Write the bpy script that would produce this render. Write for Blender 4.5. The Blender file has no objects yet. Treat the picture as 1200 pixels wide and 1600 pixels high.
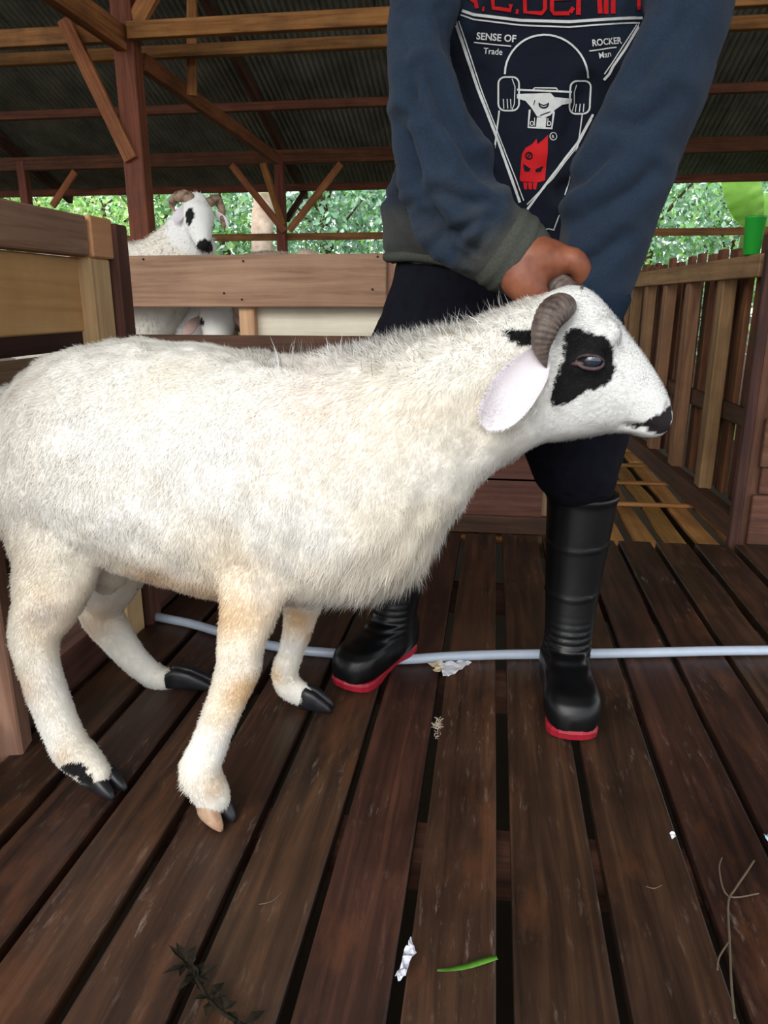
import bpy, bmesh, math, random
import numpy as np
from mathutils import Vector, Matrix
from mathutils.bvhtree import BVHTree

random.seed(7); RNG = np.random.default_rng(7)
SC = bpy.context.scene
COL = SC.collection

# ------------------------------------------------------------------ camera
F_PX, CAM_H = 1150.0, 0.72
PITCH = math.atan(330 / F_PX)
YAW = math.atan(176 / math.hypot(F_PX, 330))
cam = bpy.data.cameras.new('camera'); cam_o = bpy.data.objects.new('camera', cam); COL.objects.link(cam_o)
cam_o.location = (0, 0, CAM_H)
cam_o.rotation_euler = (math.pi / 2 - PITCH, 0, YAW)
cam.sensor_fit = 'VERTICAL'; cam.sensor_height = 32.0; cam.lens = 32.0 * F_PX / 1600.0
cam.clip_start = 0.02; cam.clip_end = 200
SC.camera = cam_o

# ------------------------------------------------------------------ light
world = bpy.data.worlds.new('overcast_sky'); SC.world = world; world.use_nodes = True
wn = world.node_tree.nodes; bg = wn['Background']
bg.inputs[0].default_value = (0.93, 0.97, 1.0, 1); bg.inputs[1].default_value = 1.35
sun_d = bpy.data.lights.new('hazy_sun', 'SUN'); sun_d.energy = 2.2; sun_d.angle = math.radians(50); sun_d.color = (1, .97, .92)
sun_o = bpy.data.objects.new('hazy_sun', sun_d); COL.objects.link(sun_o)
sun_o.rotation_euler = (math.radians(52), 0, math.radians(-20))
SC.view_settings.view_transform = 'Standard'; SC.view_settings.look = 'None'
SC.view_settings.gamma = 1.0; SC.view_settings.use_curve_mapping = False
SC.view_settings.exposure = 0.70

# ------------------------------------------------------------------ measuring: photograph pixel -> point of the place on a known plane
_F = np.array([-math.sin(YAW) * math.cos(PITCH), math.cos(YAW) * math.cos(PITCH), -math.sin(PITCH)])
_R = np.array([math.cos(YAW), math.sin(YAW), 0.0]); _U = np.cross(_R, _F); _C = np.array([0, 0, CAM_H])
def P(x, y, X=None, Y=None, Z=None):
    d = ((x - 600) / F_PX) * _R - ((y - 800) / F_PX) * _U + _F
    t = (X - _C[0]) / d[0] if X is not None else (Y - _C[1]) / d[1] if Y is not None else (Z - _C[2]) / d[2]
    return _C + t * d
def V(p): return Vector((float(p[0]), float(p[1]), float(p[2])))

# ------------------------------------------------------------------ helpers
def lin(h):
    h = h.lstrip('#'); c = [int(h[i:i + 2], 16) / 255 for i in (0, 2, 4)]
    return tuple(x / 12.92 if x <= .04045 else ((x + .055) / 1.055) ** 2.4 for x in c) + (1.0,)

def new_mat(name):
    m = bpy.data.materials.new(name); m.use_nodes = True
    nt = m.node_tree; b = nt.nodes['Principled BSDF']
    return m, nt, b
def N(nt, t, **kw):
    n = nt.nodes.new(t)
    for k, v in kw.items(): setattr(n, k, v)
    return n
def ramp(nt, stops):
    r = N(nt, 'ShaderNodeValToRGB'); e = r.color_ramp.elements
    while len(e) < len(stops): e.new(0.5)
    for el, (p, c) in zip(e, stops): el.position = p; el.color = c if len(c) == 4 else (*c, 1)
    return r

def wood(name, dark, mid, light, rough=.7, grain=1.0, stain=.5, var=.35, scuff=0.0, bump=.25, spec=.3, worn=None):
    m, nt, b = new_mat(name); L = nt.links.new
    tc = N(nt, 'ShaderNodeTexCoord'); oi = N(nt, 'ShaderNodeObjectInfo')
    off = N(nt, 'ShaderNodeVectorMath', operation='MULTIPLY_ADD')
    comb = N(nt, 'ShaderNodeCombineXYZ')
    for i in range(3): L(oi.outputs['Random'], comb.inputs[i])
    off.inputs[1].default_value = (37, 91, 53); L(comb.outputs[0], off.inputs[0]); L(tc.outputs['Object'], off.inputs[2])
    mp = N(nt, 'ShaderNodeMapping'); mp.inputs['Scale'].default_value = (2.2 * grain, 42 * grain, 42 * grain); L(off.outputs[0], mp.inputs[0])
    n1 = N(nt, 'ShaderNodeTexNoise'); n1.inputs['Scale'].default_value = 1; n1.inputs['Detail'].default_value = 7; n1.inputs['Roughness'].default_value = .65; n1.inputs['Distortion'].default_value = .6
    L(mp.outputs[0], n1.inputs['Vector'])
    cr = ramp(nt, [(.28, dark), (.5, mid), (.74, light)]); L(n1.outputs[0], cr.inputs[0])
    n2 = N(nt, 'ShaderNodeTexNoise'); n2.inputs['Scale'].default_value = 5; n2.inputs['Detail'].default_value = 5; n2.inputs['Roughness'].default_value = .6; L(off.outputs[0], n2.inputs['Vector'])
    st = ramp(nt, [(.3, (1 - stain,) * 3), (.68, (1, 1, 1))]); L(n2.outputs[0], st.inputs[0])
    mx = N(nt, 'ShaderNodeMix', data_type='RGBA', blend_type='MULTIPLY'); mx.inputs[0].default_value = 1
    L(cr.outputs[0], mx.inputs[6]); L(st.outputs[0], mx.inputs[7])
    hs = N(nt, 'ShaderNodeHueSaturation')
    mr = N(nt, 'ShaderNodeMapRange'); mr.inputs[3].default_value = 1 - var; mr.inputs[4].default_value = 1 + var; L(oi.outputs['Random'], mr.inputs[0]); L(mr.outputs[0], hs.inputs['Value'])
    mh = N(nt, 'ShaderNodeMath', operation='FRACT'); mu = N(nt, 'ShaderNodeMath', operation='MULTIPLY'); mu.inputs[1].default_value = 17.3
    L(oi.outputs['Random'], mu.inputs[0]); L(mu.outputs[0], mh.inputs[0])
    mr2 = N(nt, 'ShaderNodeMapRange'); mr2.inputs[3].default_value = .488; mr2.inputs[4].default_value = .512; L(mh.outputs[0], mr2.inputs[0]); L(mr2.outputs[0], hs.inputs['Hue'])
    L(mx.outputs[2], hs.inputs['Color'])
    col = hs.outputs[0]
    if worn:
        # patches where the dark surface has worn through to lighter wood
        nw = N(nt, 'ShaderNodeTexNoise'); nw.inputs['Scale'].default_value = 4.5; nw.inputs['Detail'].default_value = 7; nw.inputs['Roughness'].default_value = .7
        wv = N(nt, 'ShaderNodeMapping'); wv.inputs['Scale'].default_value = (.8, 2.2, 2.2); L(off.outputs[0], wv.inputs[0]); L(wv.outputs[0], nw.inputs['Vector'])
        wr = ramp(nt, [(.53, (0, 0, 0)), (.70, (.42, .42, .42))]); L(nw.outputs[0], wr.inputs[0])
        wm = N(nt, 'ShaderNodeMix', data_type='RGBA'); L(wr.outputs[0], wm.inputs[0]); L(col, wm.inputs[6]); wm.inputs[7].default_value = worn; col = wm.outputs[2]
    if scuff:
        # pale scratches and dried dust rubbed into the boards
        sv = N(nt, 'ShaderNodeMapping'); sv.inputs['Scale'].default_value = (14, 70, 70); sv.inputs['Rotation'].default_value = (0, 0, .5); L(off.outputs[0], sv.inputs[0])
        n3 = N(nt, 'ShaderNodeTexNoise'); n3.inputs['Scale'].default_value = 1.4; n3.inputs['Detail'].default_value = 8; n3.inputs['Roughness'].default_value = .75; L(sv.outputs[0], n3.inputs['Vector'])
        s1 = ramp(nt, [(.56, (0, 0, 0)), (.78, (1, 1, 1))]); L(n3.outputs[0], s1.inputs[0])
        n4 = N(nt, 'ShaderNodeTexNoise'); n4.inputs['Scale'].default_value = 7; n4.inputs['Detail'].default_value = 3; L(off.outputs[0], n4.inputs['Vector'])
        s2 = ramp(nt, [(.4, (0, 0, 0)), (.7, (1, 1, 1))]); L(n4.outputs[0], s2.inputs[0])
        mm = N(nt, 'ShaderNodeMath', operation='MULTIPLY'); L(s1.outputs[0], mm.inputs[0]); L(s2.outputs[0], mm.inputs[1])
        m2 = N(nt, 'ShaderNodeMath', operation='MULTIPLY'); m2.inputs[1].default_value = scuff; L(mm.outputs[0], m2.inputs[0])
        mc = N(nt, 'ShaderNodeMix', data_type='RGBA'); L(m2.outputs[0], mc.inputs[0]); L(col, mc.inputs[6]); mc.inputs[7].default_value = lin('#a08d80')
        col = mc.outputs[2]
    L(col, b.inputs['Base Color'])
    rr = N(nt, 'ShaderNodeMapRange'); rr.inputs[3].default_value = rough - .12; rr.inputs[4].default_value = min(1, rough + .12); L(n2.outputs[0], rr.inputs[0]); L(rr.outputs[0], b.inputs['Roughness'])
    b.inputs['Specular IOR Level'].default_value = spec
    bp = N(nt, 'ShaderNodeBump'); bp.inputs['Strength'].default_value = bump; bp.inputs['Distance'].default_value = .004; L(n1.outputs[0], bp.inputs['Height']); L(bp.outputs[0], b.inputs['Normal'])
    return m

def plain(name, c, rough=.6, spec=.4, noise=0.0, nscale=40, bump=0.0, c2=None, trans=0.0, metal=0.0):
    m, nt, b = new_mat(name); L = nt.links.new
    c = lin(c) if isinstance(c, str) else c
    b.inputs['Roughness'].default_value = rough; b.inputs['Specular IOR Level'].default_value = spec; b.inputs['Metallic'].default_value = metal
    if noise or bump or c2:
        tc = N(nt, 'ShaderNodeTexCoord'); n1 = N(nt, 'ShaderNodeTexNoise'); n1.inputs['Scale'].default_value = nscale; n1.inputs['Detail'].default_value = 5; n1.inputs['Roughness'].default_value = .65
        L(tc.outputs['Object'], n1.inputs['Vector'])
        d = lin(c2) if c2 else tuple(x * (1 - noise) for x in c[:3]) + (1,)
        r = ramp(nt, [(.32, d), (.68, c)]); L(n1.outputs[0], r.inputs[0]); L(r.outputs[0], b.inputs['Base Color'])
        if bump:
            bp = N(nt, 'ShaderNodeBump'); bp.inputs['Strength'].default_value = bump; bp.inputs['Distance'].default_value = .003; L(n1.outputs[0], bp.inputs['Height']); L(bp.outputs[0], b.inputs['Normal'])
    else:
        b.inputs['Base Color'].default_value = c
    if trans: b.inputs['Subsurface Weight'].default_value = trans; b.inputs['Subsurface Radius'].default_value = (.01, .005, .003)
    return m

def attr_mat(name, rough=.85, spec=.15, sheen=0.0, translucent=0.0, nscale=0, bump=0.0, weave=0.0):
    m, nt, b = new_mat(name); L = nt.links.new
    a = N(nt, 'ShaderNodeAttribute'); a.attribute_name = 'col'
    b.inputs['Roughness'].default_value = rough; b.inputs['Specular IOR Level'].default_value = spec
    if sheen: b.inputs['Sheen Weight'].default_value = sheen
    col = a.outputs['Color']
    if bump or weave:
        tc = N(nt, 'ShaderNodeTexCoord'); n1 = N(nt, 'ShaderNodeTexNoise'); n1.inputs['Scale'].default_value = nscale; n1.inputs['Detail'].default_value = 6; n1.inputs['Roughness'].default_value = .7
        L(tc.outputs['Object'], n1.inputs['Vector'])
        if weave:
            r = ramp(nt, [(.3, (1 - weave,) * 3), (.7, (1 + weave * .5,) * 3)]); L(n1.outputs[0], r.inputs[0])
            mx = N(nt, 'ShaderNodeMix', data_type='RGBA', blend_type='MULTIPLY'); mx.inputs[0].default_value = 1; L(col, mx.inputs[6]); L(r.outputs[0], mx.inputs[7]); col = mx.outputs[2]
        if bump:
            bp = N(nt, 'ShaderNodeBump'); bp.inputs['Strength'].default_value = bump; bp.inputs['Distance'].default_value = .003; L(n1.outputs[0], bp.inputs['Height']); L(bp.outputs[0], b.inputs['Normal'])
    L(col, b.inputs['Base Color'])
    if translucent:
        out = nt.nodes['Material Output']; t = N(nt, 'ShaderNodeBsdfTranslucent'); L(a.outputs['Color'], t.inputs[0])
        ms = N(nt, 'ShaderNodeMixShader'); ms.inputs[0].default_value = translucent; L(b.outputs[0], ms.inputs[1]); L(t.outputs[0], ms.inputs[2]); L(ms.outputs[0], out.inputs[0])
    return m

def link(o, parent=None):
    COL.objects.link(o)
    if parent is not None:
        o.parent = parent; o.matrix_parent_inverse = world_of(parent).inverted()
    return o
def world_of(o):
    if o.parent is not None: return world_of(o.parent) @ o.matrix_parent_inverse @ o.matrix_basis
    return o.matrix_basis.copy()
def tag(o, label=None, cat=None, group=None, kind=None):
    for k, v in (('label', label), ('category', cat), ('group', group), ('kind', kind)):
        if v: o[k] = v
    return o
def empty(name, loc=(0, 0, 0), **kw):
    o = bpy.data.objects.new(name, None); o.location = loc; o.empty_display_size = .1; COL.objects.link(o); return tag(o, **kw)
def smooth(me): me.polygons.foreach_set('use_smooth', [True] * len(me.polygons))
def mesh_obj(name, verts, faces, mat, parent=None, sm=False):
    me = bpy.data.meshes.new(name); me.from_pydata([tuple(map(float, v)) for v in verts], [], faces); me.update()
    if mat: me.materials.append(mat)
    if sm: smooth(me)
    return link(bpy.data.objects.new(name, me), parent)

_boxcache = {}
def box_mesh(name, l, w, t, mat, bev=.003, seg_warp=0.0, seed=0):
    key = (round(l, 4), round(w, 4), round(t, 4), mat.name, bev, seg_warp, seed)
    if key in _boxcache: return _boxcache[key]
    bm = bmesh.new(); bmesh.ops.create_cube(bm, size=1)
    for v in bm.verts: v.co = Vector((v.co.x * l, v.co.y * w, v.co.z * t))
    if seg_warp:
        ed = [e for e in bm.edges if abs(abs((e.verts[0].co - e.verts[1].co).x) - l) < 1e-5]
        bmesh.ops.subdivide_edges(bm, edges=ed, cuts=5, use_grid_fill=True)
        r = random.Random(seed)
        sh = {}
        for v in bm.verts:
            k = (round(v.co.x, 3), v.co.y > 0)
            if k not in sh: sh[k] = r.uniform(-1, 1) * seg_warp
            v.co.y += sh[k]
    if bev:
        es = bm.edges[:] if not seg_warp else [e for e in bm.edges if len(e.link_faces) == 2 and e.calc_face_angle(0) > .8]
        bmesh.ops.bevel(bm, geom=es, offset=min(bev, t * .3, w * .3), segments=1, affect='EDGES', profile=.6)
    me = bpy.data.meshes.new(name); bm.to_mesh(me); bm.free(); me.materials.append(mat); _boxcache[key] = me
    return me
def board(name, a, b, w, t, mat, parent=None, wdir=(0, 0, 1), bev=.003, warp=0.0, seed=0):
    """a plank from a to b (centre line), width w along wdir, thickness t; local X follows the grain"""
    a, b = V(a), V(b); x = (b - a); l = x.length; x.normalize()
    y = Vector(wdir) - x * x.dot(Vector(wdir)); y.normalize(); z = x.cross(y)
    o = bpy.data.objects.new(name, box_mesh(name, l, w, t, mat, bev, warp, seed))
    c = (a + b) / 2
    o.matrix_basis = Matrix(((x.x, y.x, z.x, c.x), (x.y, y.y, z.y, c.y), (x.z, y.z, z.z, c.z), (0, 0, 0, 1)))
    return link(o, parent)

def catmull(pts, n):
    """rows of numbers -> smooth resampled rows"""
    p = np.array(pts, float); m = len(p); out = []
    for i in range(m - 1):
        p0, p1, p2, p3 = p[max(i - 1, 0)], p[i], p[i + 1], p[min(i + 2, m - 1)]
        for k in range(n):
            t = k / n
            out.append(.5 * (2 * p1 + (p2 - p0) * t + (2 * p0 - 5 * p1 + 4 * p2 - p3) * t * t + (3 * p1 - p0 - 3 * p2 + p3) * t ** 3))
    out.append(p[-1]); return np.array(out)

def loft_rings(rings, sup=2.0, nseg=24):
    """rings: rows (centre, half axis u, half axis v) -> closed tube verts, faces"""
    vs, fs = [], []
    for c, u, v in rings:
        for k in range(nseg):
            a = 2 * math.pi * k / nseg; ca, sa = math.cos(a), math.sin(a)
            e = 2 / sup
            vs.append(c + u * math.copysign(abs(ca) ** e, ca) + v * math.copysign(abs(sa) ** e, sa))
    m = len(rings)
    for i in range(m - 1):
        for k in range(nseg):
            fs.append((i * nseg + k, i * nseg + (k + 1) % nseg, (i + 1) * nseg + (k + 1) % nseg, (i + 1) * nseg + k))
    fs.append(tuple(range(nseg - 1, -1, -1))); fs.append(tuple((m - 1) * nseg + k for k in range(nseg)))
    return vs, fs
def tube(path, nseg=12, n=6, flat=1.0, flat_dir=None, ridge=0.0, ridge_n=0):
    """path rows (x, y, z, r) -> round tapered tube with rounded ends"""
    q = catmull(path, n); rings = []
    up = np.array([0, 0, 1.0]) if flat_dir is None else np.array(flat_dir, float)
    prev = None
    for i, r in enumerate(q):
        d = q[min(i + 1, len(q) - 1)][:3] - q[max(i - 1, 0)][:3]; d /= (np.linalg.norm(d) + 1e-9)
        if prev is None:
            u = up - d * (up @ d)
            if np.linalg.norm(u) < .05: u = np.array([1.0, 0, 0]) - d * d[0]
        else: u = prev - d * (prev @ d)
        u /= np.linalg.norm(u); prev = u; v = np.cross(d, u)
        rad = r[3] * (1 + ridge * math.sin(i / (len(q) - 1) * ridge_n * 2 * math.pi)) if ridge else r[3]
        rings.append((r[:3], u * rad * flat, v * rad))
    def cap(i, s):
        c, u, v = rings[i]; d = q[1][:3] - q[0][:3] if i == 0 else q[-1][:3] - q[-2][:3]; d = d / (np.linalg.norm(d) + 1e-9); r = np.linalg.norm(v)
        return [(c + s * d * r * .55, u * .8, v * .8), (c + s * d * r * .9, u * .35, v * .35)]
    a = cap(0, -1); b = cap(-1, 1)
    return loft_rings([a[1], a[0]] + rings + b, 2.0, nseg)
def pairs_loft(pairs, n=4, sup=2.2, nseg=28):
    """rows (top xyz, bottom xyz, half width) ; section spans top-bottom and the Y axis"""
    rows = [list(t) + list(b) + [w] for t, b, w in pairs]
    q = catmull(rows, n); rings = []
    for r in q:
        t, b = r[:3], r[3:6]; rings.append(((t + b) / 2, (t - b) / 2, np.array([0, r[6], 0])))
    return loft_rings(rings, sup, nseg)
def join(parts):
    vs, fs = [], []
    for v, f in parts:
        o = len(vs); vs += list(v); fs += [tuple(i + o for i in x) for x in f]
    return vs, fs
def remesh(parts, vox, it=6, fac=.5):
    """union of closed volumes -> one continuous surface (mesh datablock)"""
    vs, fs = join(parts)
    me = bpy.data.meshes.new('tmp'); me.from_pydata([tuple(map(float, v)) for v in vs], [], fs)
    bm = bmesh.new(); bm.from_mesh(me); bmesh.ops.recalc_face_normals(bm, faces=bm.faces); bm.to_mesh(me); bm.free()
    o = bpy.data.objects.new('tmp', me); COL.objects.link(o)
    r = o.modifiers.new('r', 'REMESH'); r.mode = 'VOXEL'; r.voxel_size = vox; r.use_smooth_shade = True
    if it: s = o.modifiers.new('s', 'SMOOTH'); s.factor = fac; s.iterations = it
    dg = bpy.context.evaluated_depsgraph_get(); dg.update()
    out = bpy.data.meshes.new_from_object(o.evaluated_get(dg))
    bpy.data.objects.remove(o); bpy.data.meshes.remove(me); smooth(out)
    return out
def verts_np(me):
    a = np.empty(len(me.vertices) * 3, np.float32); me.vertices.foreach_get('co', a); return a.reshape(-1, 3).astype(float)
def normals_np(me):
    a = np.empty(len(me.vertices) * 3, np.float32); me.vertices.foreach_get('normal', a); return a.reshape(-1, 3).astype(float)
def set_verts(me, v): me.vertices.foreach_set('co', v.astype(np.float32).ravel()); me.update()
def set_col(me, c):
    at = me.color_attributes.new('col', 'FLOAT_COLOR', 'POINT'); a = np.ones((len(me.vertices), 4), np.float32); a[:, :3] = c; at.data.foreach_set('color', a.ravel())
def np_mesh(name, v, f, mat):
    me = bpy.data.meshes.new(name); f = np.asarray(f, np.int32); k = f.shape[1]
    me.vertices.add(len(v)); me.vertices.foreach_set('co', np.asarray(v, np.float32).ravel())
    me.loops.add(f.size); me.loops.foreach_set('vertex_index', f.ravel())
    me.polygons.add(len(f)); me.polygons.foreach_set('loop_start', np.arange(0, f.size, k, dtype=np.int32)); me.polygons.foreach_set('loop_total', np.full(len(f), k, np.int32))
    me.update(calc_edges=True); me.materials.append(mat); return me
def vnoise(p, scale, seed=0):
    """smooth value noise in [-1,1] for rows of points"""
    q = np.asarray(p, float) * scale + seed * 17.31; i = np.floor(q).astype(np.int64); f = q - i; f = f * f * (3 - 2 * f)
    def h(a, b, c):
        n = (a * 374761393 + b * 668265263 + c * 2147483647 + seed * 974711) & 0x7fffffff
        n = ((n ^ (n >> 13)) * 1274126177) & 0x7fffffff
        return ((n ^ (n >> 16)) & 0xffff) / 32767.5 - 1
    r = 0
    for dx in (0, 1):
        for dy in (0, 1):
            for dz in (0, 1):
                w = (f[:, 0] if dx else 1 - f[:, 0]) * (f[:, 1] if dy else 1 - f[:, 1]) * (f[:, 2] if dz else 1 - f[:, 2])
                r = r + w * h(i[:, 0] + dx, i[:, 1] + dy, i[:, 2] + dz)
    return r
def fbm(p, s, seed=0, o=3): return sum(vnoise(p, s * 2 ** k, seed + k) / 2 ** k for k in range(o)) / 1.75
def inside(poly, x, y):
    poly = np.asarray(poly, float); r = np.zeros(len(x), bool); j = len(poly) - 1
    for i in range(len(poly)):
        xi, yi = poly[i]; xj, yj = poly[j]
        c = ((yi > y) != (yj > y)) & (x < (xj - xi) * (y - yi) / (yj - yi + 1e-12) + xi); r ^= c; j = i
    return r
def sstep(a, b, x): t = np.clip((x - a) / (b - a), 0, 1); return t * t * (3 - 2 * t)

# ------------------------------------------------------------------ materials
M = dict(
    floor=wood('wet_floor_wood', lin('#20130e'), lin('#3a251b'), lin('#583a2a'), rough=.48, stain=.5, var=.25, scuff=.75, spec=.4, worn=lin('#6b4128')),
    dark=wood('dark_stained_wood', lin('#33201a'), lin('#52352a'), lin('#6b4838'), rough=.7),
    red=wood('red_brown_wood', lin('#52281a'), lin('#7a412a'), lin('#94553a'), rough=.65, var=.2, stain=.35),
    purlin=wood('brown_purlin_wood', lin('#4a2a1a'), lin('#764628'), lin('#94603a'), rough=.7, var=.2),
    beam=wood('orange_beam_wood', lin('#74401f'), lin('#a4683a'), lin('#c08552'), rough=.7, var=.25),
    fence=wood('fence_board_wood', lin('#75543f'), lin('#93725b'), lin('#a8876e'), rough=.75, var=.1, stain=.25),
    pale=wood('pale_new_wood', lin('#b58a62'), lin('#d2aa80'), lin('#dfbd96'), rough=.75, var=.12, stain=.25),
    cream=wood('cream_board_wood', lin('#c9bba6'), lin('#d8ccb8'), lin('#e2d8c8'), rough=.75, var=.05, stain=.15),
    ply=wood('plywood', lin('#b07c50'), lin('#cb9866'), lin('#d6a877'), rough=.7, var=.05, stain=.3, grain=.5),
    picket=wood('picket_wood', lin('#4a2c1d'), lin('#744a32'), lin('#915f42'), rough=.75, var=.35, stain=.5),
    stud=wood('stud_wood', lin('#6f4f38'), lin('#94704f'), lin('#ad8762'), rough=.75, var=.15, stain=.4),
    slat=wood('slat_wood', lin('#8a5a2e'), lin('#b57f47'), lin('#cb9a5f'), rough=.65, var=.2, stain=.45),
    clap=wood('clapboard_wood', lin('#3c251b'), lin('#5a3b2d'), lin('#704e3d'), rough=.75, var=.3, stain=.4),
)

# ================================================================== THE SETTING
ground_v, ground_f = [], []
gn = 40
for i in range(gn + 1):
    for j in range(gn + 1):
        x, y = -60 + i * 3.0, -50 + j * 3.0
        ground_v.append((x, y, -.75 + .06 * math.sin(x * 1.7 + y) + .05 * math.cos(y * 1.3 - x * .6)))
for i in range(gn):
    for j in range(gn): ground_f.append((i * (gn + 1) + j, (i + 1) * (gn + 1) + j, (i + 1) * (gn + 1) + j + 1, i * (gn + 1) + j + 1))
tag(mesh_obj('ground', ground_v, ground_f, plain('earth', '#43362a', .95, .1, c2='#2a221a', nscale=1.2, bump=.5), sm=True), 'bare brown earth under and around the raised barn', 'ground', kind='structure')

# floor: planks of the raised barn floor on joists
jv, jf = [], []
for y in np.arange(-1.6, 2.4, .5):
    jv, jf = join([(jv, jf), loft_rings([(np.array([x, y, -.066]), np.array([0, .03, 0]), np.array([0, 0, .04])) for x in (-2.6, 2.4)], 8, 8)])
floor = tag(mesh_obj('floor', jv, jf, M['dark']), 'dark wet plank floor with narrow open gaps', 'floor', kind='structure')
GAPS = [-2.58, -2.46, -2.34, -2.22, -2.1, -1.98, -1.86, -1.74, -1.62, -1.5, -1.38, -1.26, -1.14, -1.02, -.9, -.775, -.652, -.533, -.427, -.306, -.19, -.076, .039, .165, .286, .401, .516, .627, .745, .86, .975, 1.09, 1.2, 1.32, 1.44, 1.56, 1.68, 1.8, 1.92, 2.04, 2.16, 2.28]
for i in range(len(GAPS) - 1):
    a, b = GAPS[i] + .0082 + random.uniform(-.002, .002), GAPS[i + 1] - .0082 + random.uniform(-.002, .002)
    zz = random.uniform(-.003, 0)
    c = (a + b) / 2
    board('plank', (c, -1.7, -.0125 + zz), (c + random.uniform(-.002, .002), 2.285 + random.uniform(-.006, .006), -.0125 + zz), b - a, .025, M['floor'], floor, wdir=(1, 0, 0), bev=.0025, warp=.0018, seed=i)

# slatted pen floor beyond, on the right
slat_floor = empty('slatted_floor', (.45, 2.4, -.03), label='slatted pen floor of warm brown boards and cross battens behind the standing man', cat='floor', kind='structure')
for i, x in enumerate(np.arange(-.1, .80, .098)):
    for k, (y0, y1) in enumerate(((2.31, 3.6), (3.63, 5.0))):
        board('slat', (x + .02, y0, -.035), (x + .012 - .03 * k, y1, -.035), .068, .018, M['slat'], slat_floor, wdir=(1, 0, 0), bev=.004, warp=.006, seed=100 + i * 2 + k)
for py, px in ((789, 1092), (754, 1046), (726, 1012), (702, 985)):
    y = P(px - 30, py, Z=-.015)[1]; xr = P(px, py, Z=-.015)[0]
    board('batten', (-.1, y - .01, -.018), (xr, y, -.018), .024, .014, M['slat'], slat_floor, wdir=(0, 1, 0), bev=.003)
for x in (-.05, .35, .72): board('joist', (x, 2.3, -.08), (x, 5.0, -.08), .05, .06, M['dark'], slat_floor, wdir=(1, 0, 0))

# roof: corrugated sheets on timber
K = 1.355
YF, YB = 3.1 * K, 5.23 * K
POSTX = -1.4746 * K
zplate = P(500, 238, Y=YB)[2]
SLOPE = .33
def roof_z(y): return zplate + .07 + (YB - y) * SLOPE
ridge_y, eave_y = -.2, 5.98 * K
eave_z = P(500, 297, Y=eave_y)[2]
SLOPE = (2.08 * K - .72 * (K - 1) - eave_z) / (eave_y - 4.394 * K)
def roof_z(y): return eave_z + (eave_y - y) * SLOPE
roof_mat = plain('roof_metal', '#8b8c7e', .6, .4, c2='#54574a', nscale=3, bump=.1)
roof = empty('roof', (0, 3, roof_z(3)), label='rusty grey corrugated metal roof seen from below', cat='roof', kind='structure')
sheet_w = .9
nx = 20 * 8; sv, sf = [], []
for r_, y in enumerate((ridge_y, eave_y)):
    for i in range(nx + 1):
        x = i / nx * (sheet_w + .03)
        sv.append((x, y, roof_z(y) + .009 * math.sin(x / .0465 * 2 * math.pi) + .004))
for i in range(nx): sf.append((i, i + 1, nx + 2 + i, nx + 1 + i))
sheet_me = bpy.data.meshes.new('roof_sheet'); sheet_me.from_pydata(sv, [], sf); sheet_me.materials.append(roof_mat); smooth(sheet_me)
for i in range(16):
    o = bpy.data.objects.new('roof_sheet', sheet_me); o.location = (-7.2 + i * sheet_w, 0, .001 * (i % 2)); link(o, roof)
# unseen other slope, added so light comes in lower from behind the viewer
front_y = -2.2
sv2 = []
for y in (front_y, ridge_y):
    for i in range(nx + 1):
        x = i / nx * (sheet_w + .03); sv2.append((x, y, roof_z(ridge_y) - (ridge_y - y) * SLOPE + .009 * math.sin(x / .0465 * 2 * math.pi) + .004))
sheet2 = bpy.data.meshes.new('roof_sheet'); sheet2.from_pydata(sv2, [], sf); sheet2.materials.append(roof_mat); smooth(sheet2)
for i in range(16):
    o = bpy.data.objects.new('roof_sheet', sheet2); o.location = (-7.2 + i * sheet_w, 0, .001 * (i % 2)); link(o, roof)
frame = empty('roof_frame', (POSTX, YF, -.75), label='timber roof frame of red posts orange beams and diagonal braces', cat='roof frame', kind='structure')
def purlin(px, py0, py1, Y, mat, name='purlin', t=.05, x0=-7, x1=7):
    a, b = P(px, py0, Y=Y), P(px, py1, Y=Y); zc = (a[2] + b[2]) / 2
    return board(name, (x0, Y, zc), (x1, Y, zc), abs(a[2] - b[2]), t, mat, frame, wdir=(0, 0, 1))
purlin(400, 24, 52, YF - .07, M['beam'], 'tie_beam', x0=P(200, 40, Y=YF - .07)[0])
purlin(60, 45, 73, YF + .02, M['beam'], 'tie_beam', x0=-7, x1=POSTX - .08)
purlin(500, 60, 80, YF + .35, M['beam'])
purlin(500, 156, 170, 4.33 * K, M['purlin'])
purlin(500, 233, 255, YB, M['purlin'], 'wall_plate', .07)
purlin(1100, 273, 285, 5.62 * K, M['purlin'])
purlin(500, 364, 375, YB + .05, M['beam'], 'rail', .03)
for py, Y in ((20, 3.75 * K),): purlin(1150, -8, 12, Y, M['dark'])
# posts
def post(x, y, w, t, z1, mat, z0=-.8): return board('post', (x, y, z0), (x, y, z1), w, t, mat, frame, wdir=(1, 0, 0), bev=.006)
post(POSTX, YF, .115, .10, roof_z(YF) - .02, M['red'])
post(POSTX - .005, YB, .085, .08, zplate, M['red'])
post(P(38, 285, Y=YB)[0], YB, .085, .08, zplate, M['red'])
post(P(850, 285, Y=YB)[0], YB, .085, .08, zplate, M['red'])
post(P(1300, 285, Y=YB)[0], YB, .085, .08, zplate, M['red'])
def brace(a, b, w=.06, t=.03, mat='beam', wd=None, name='brace'):
    d = V(b) - V(a); side = Vector(wd) if wd else d.cross(Vector((0, 1, 0)))
    return board(name, a, b, w, t, M[mat], frame, wdir=side)
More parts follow.
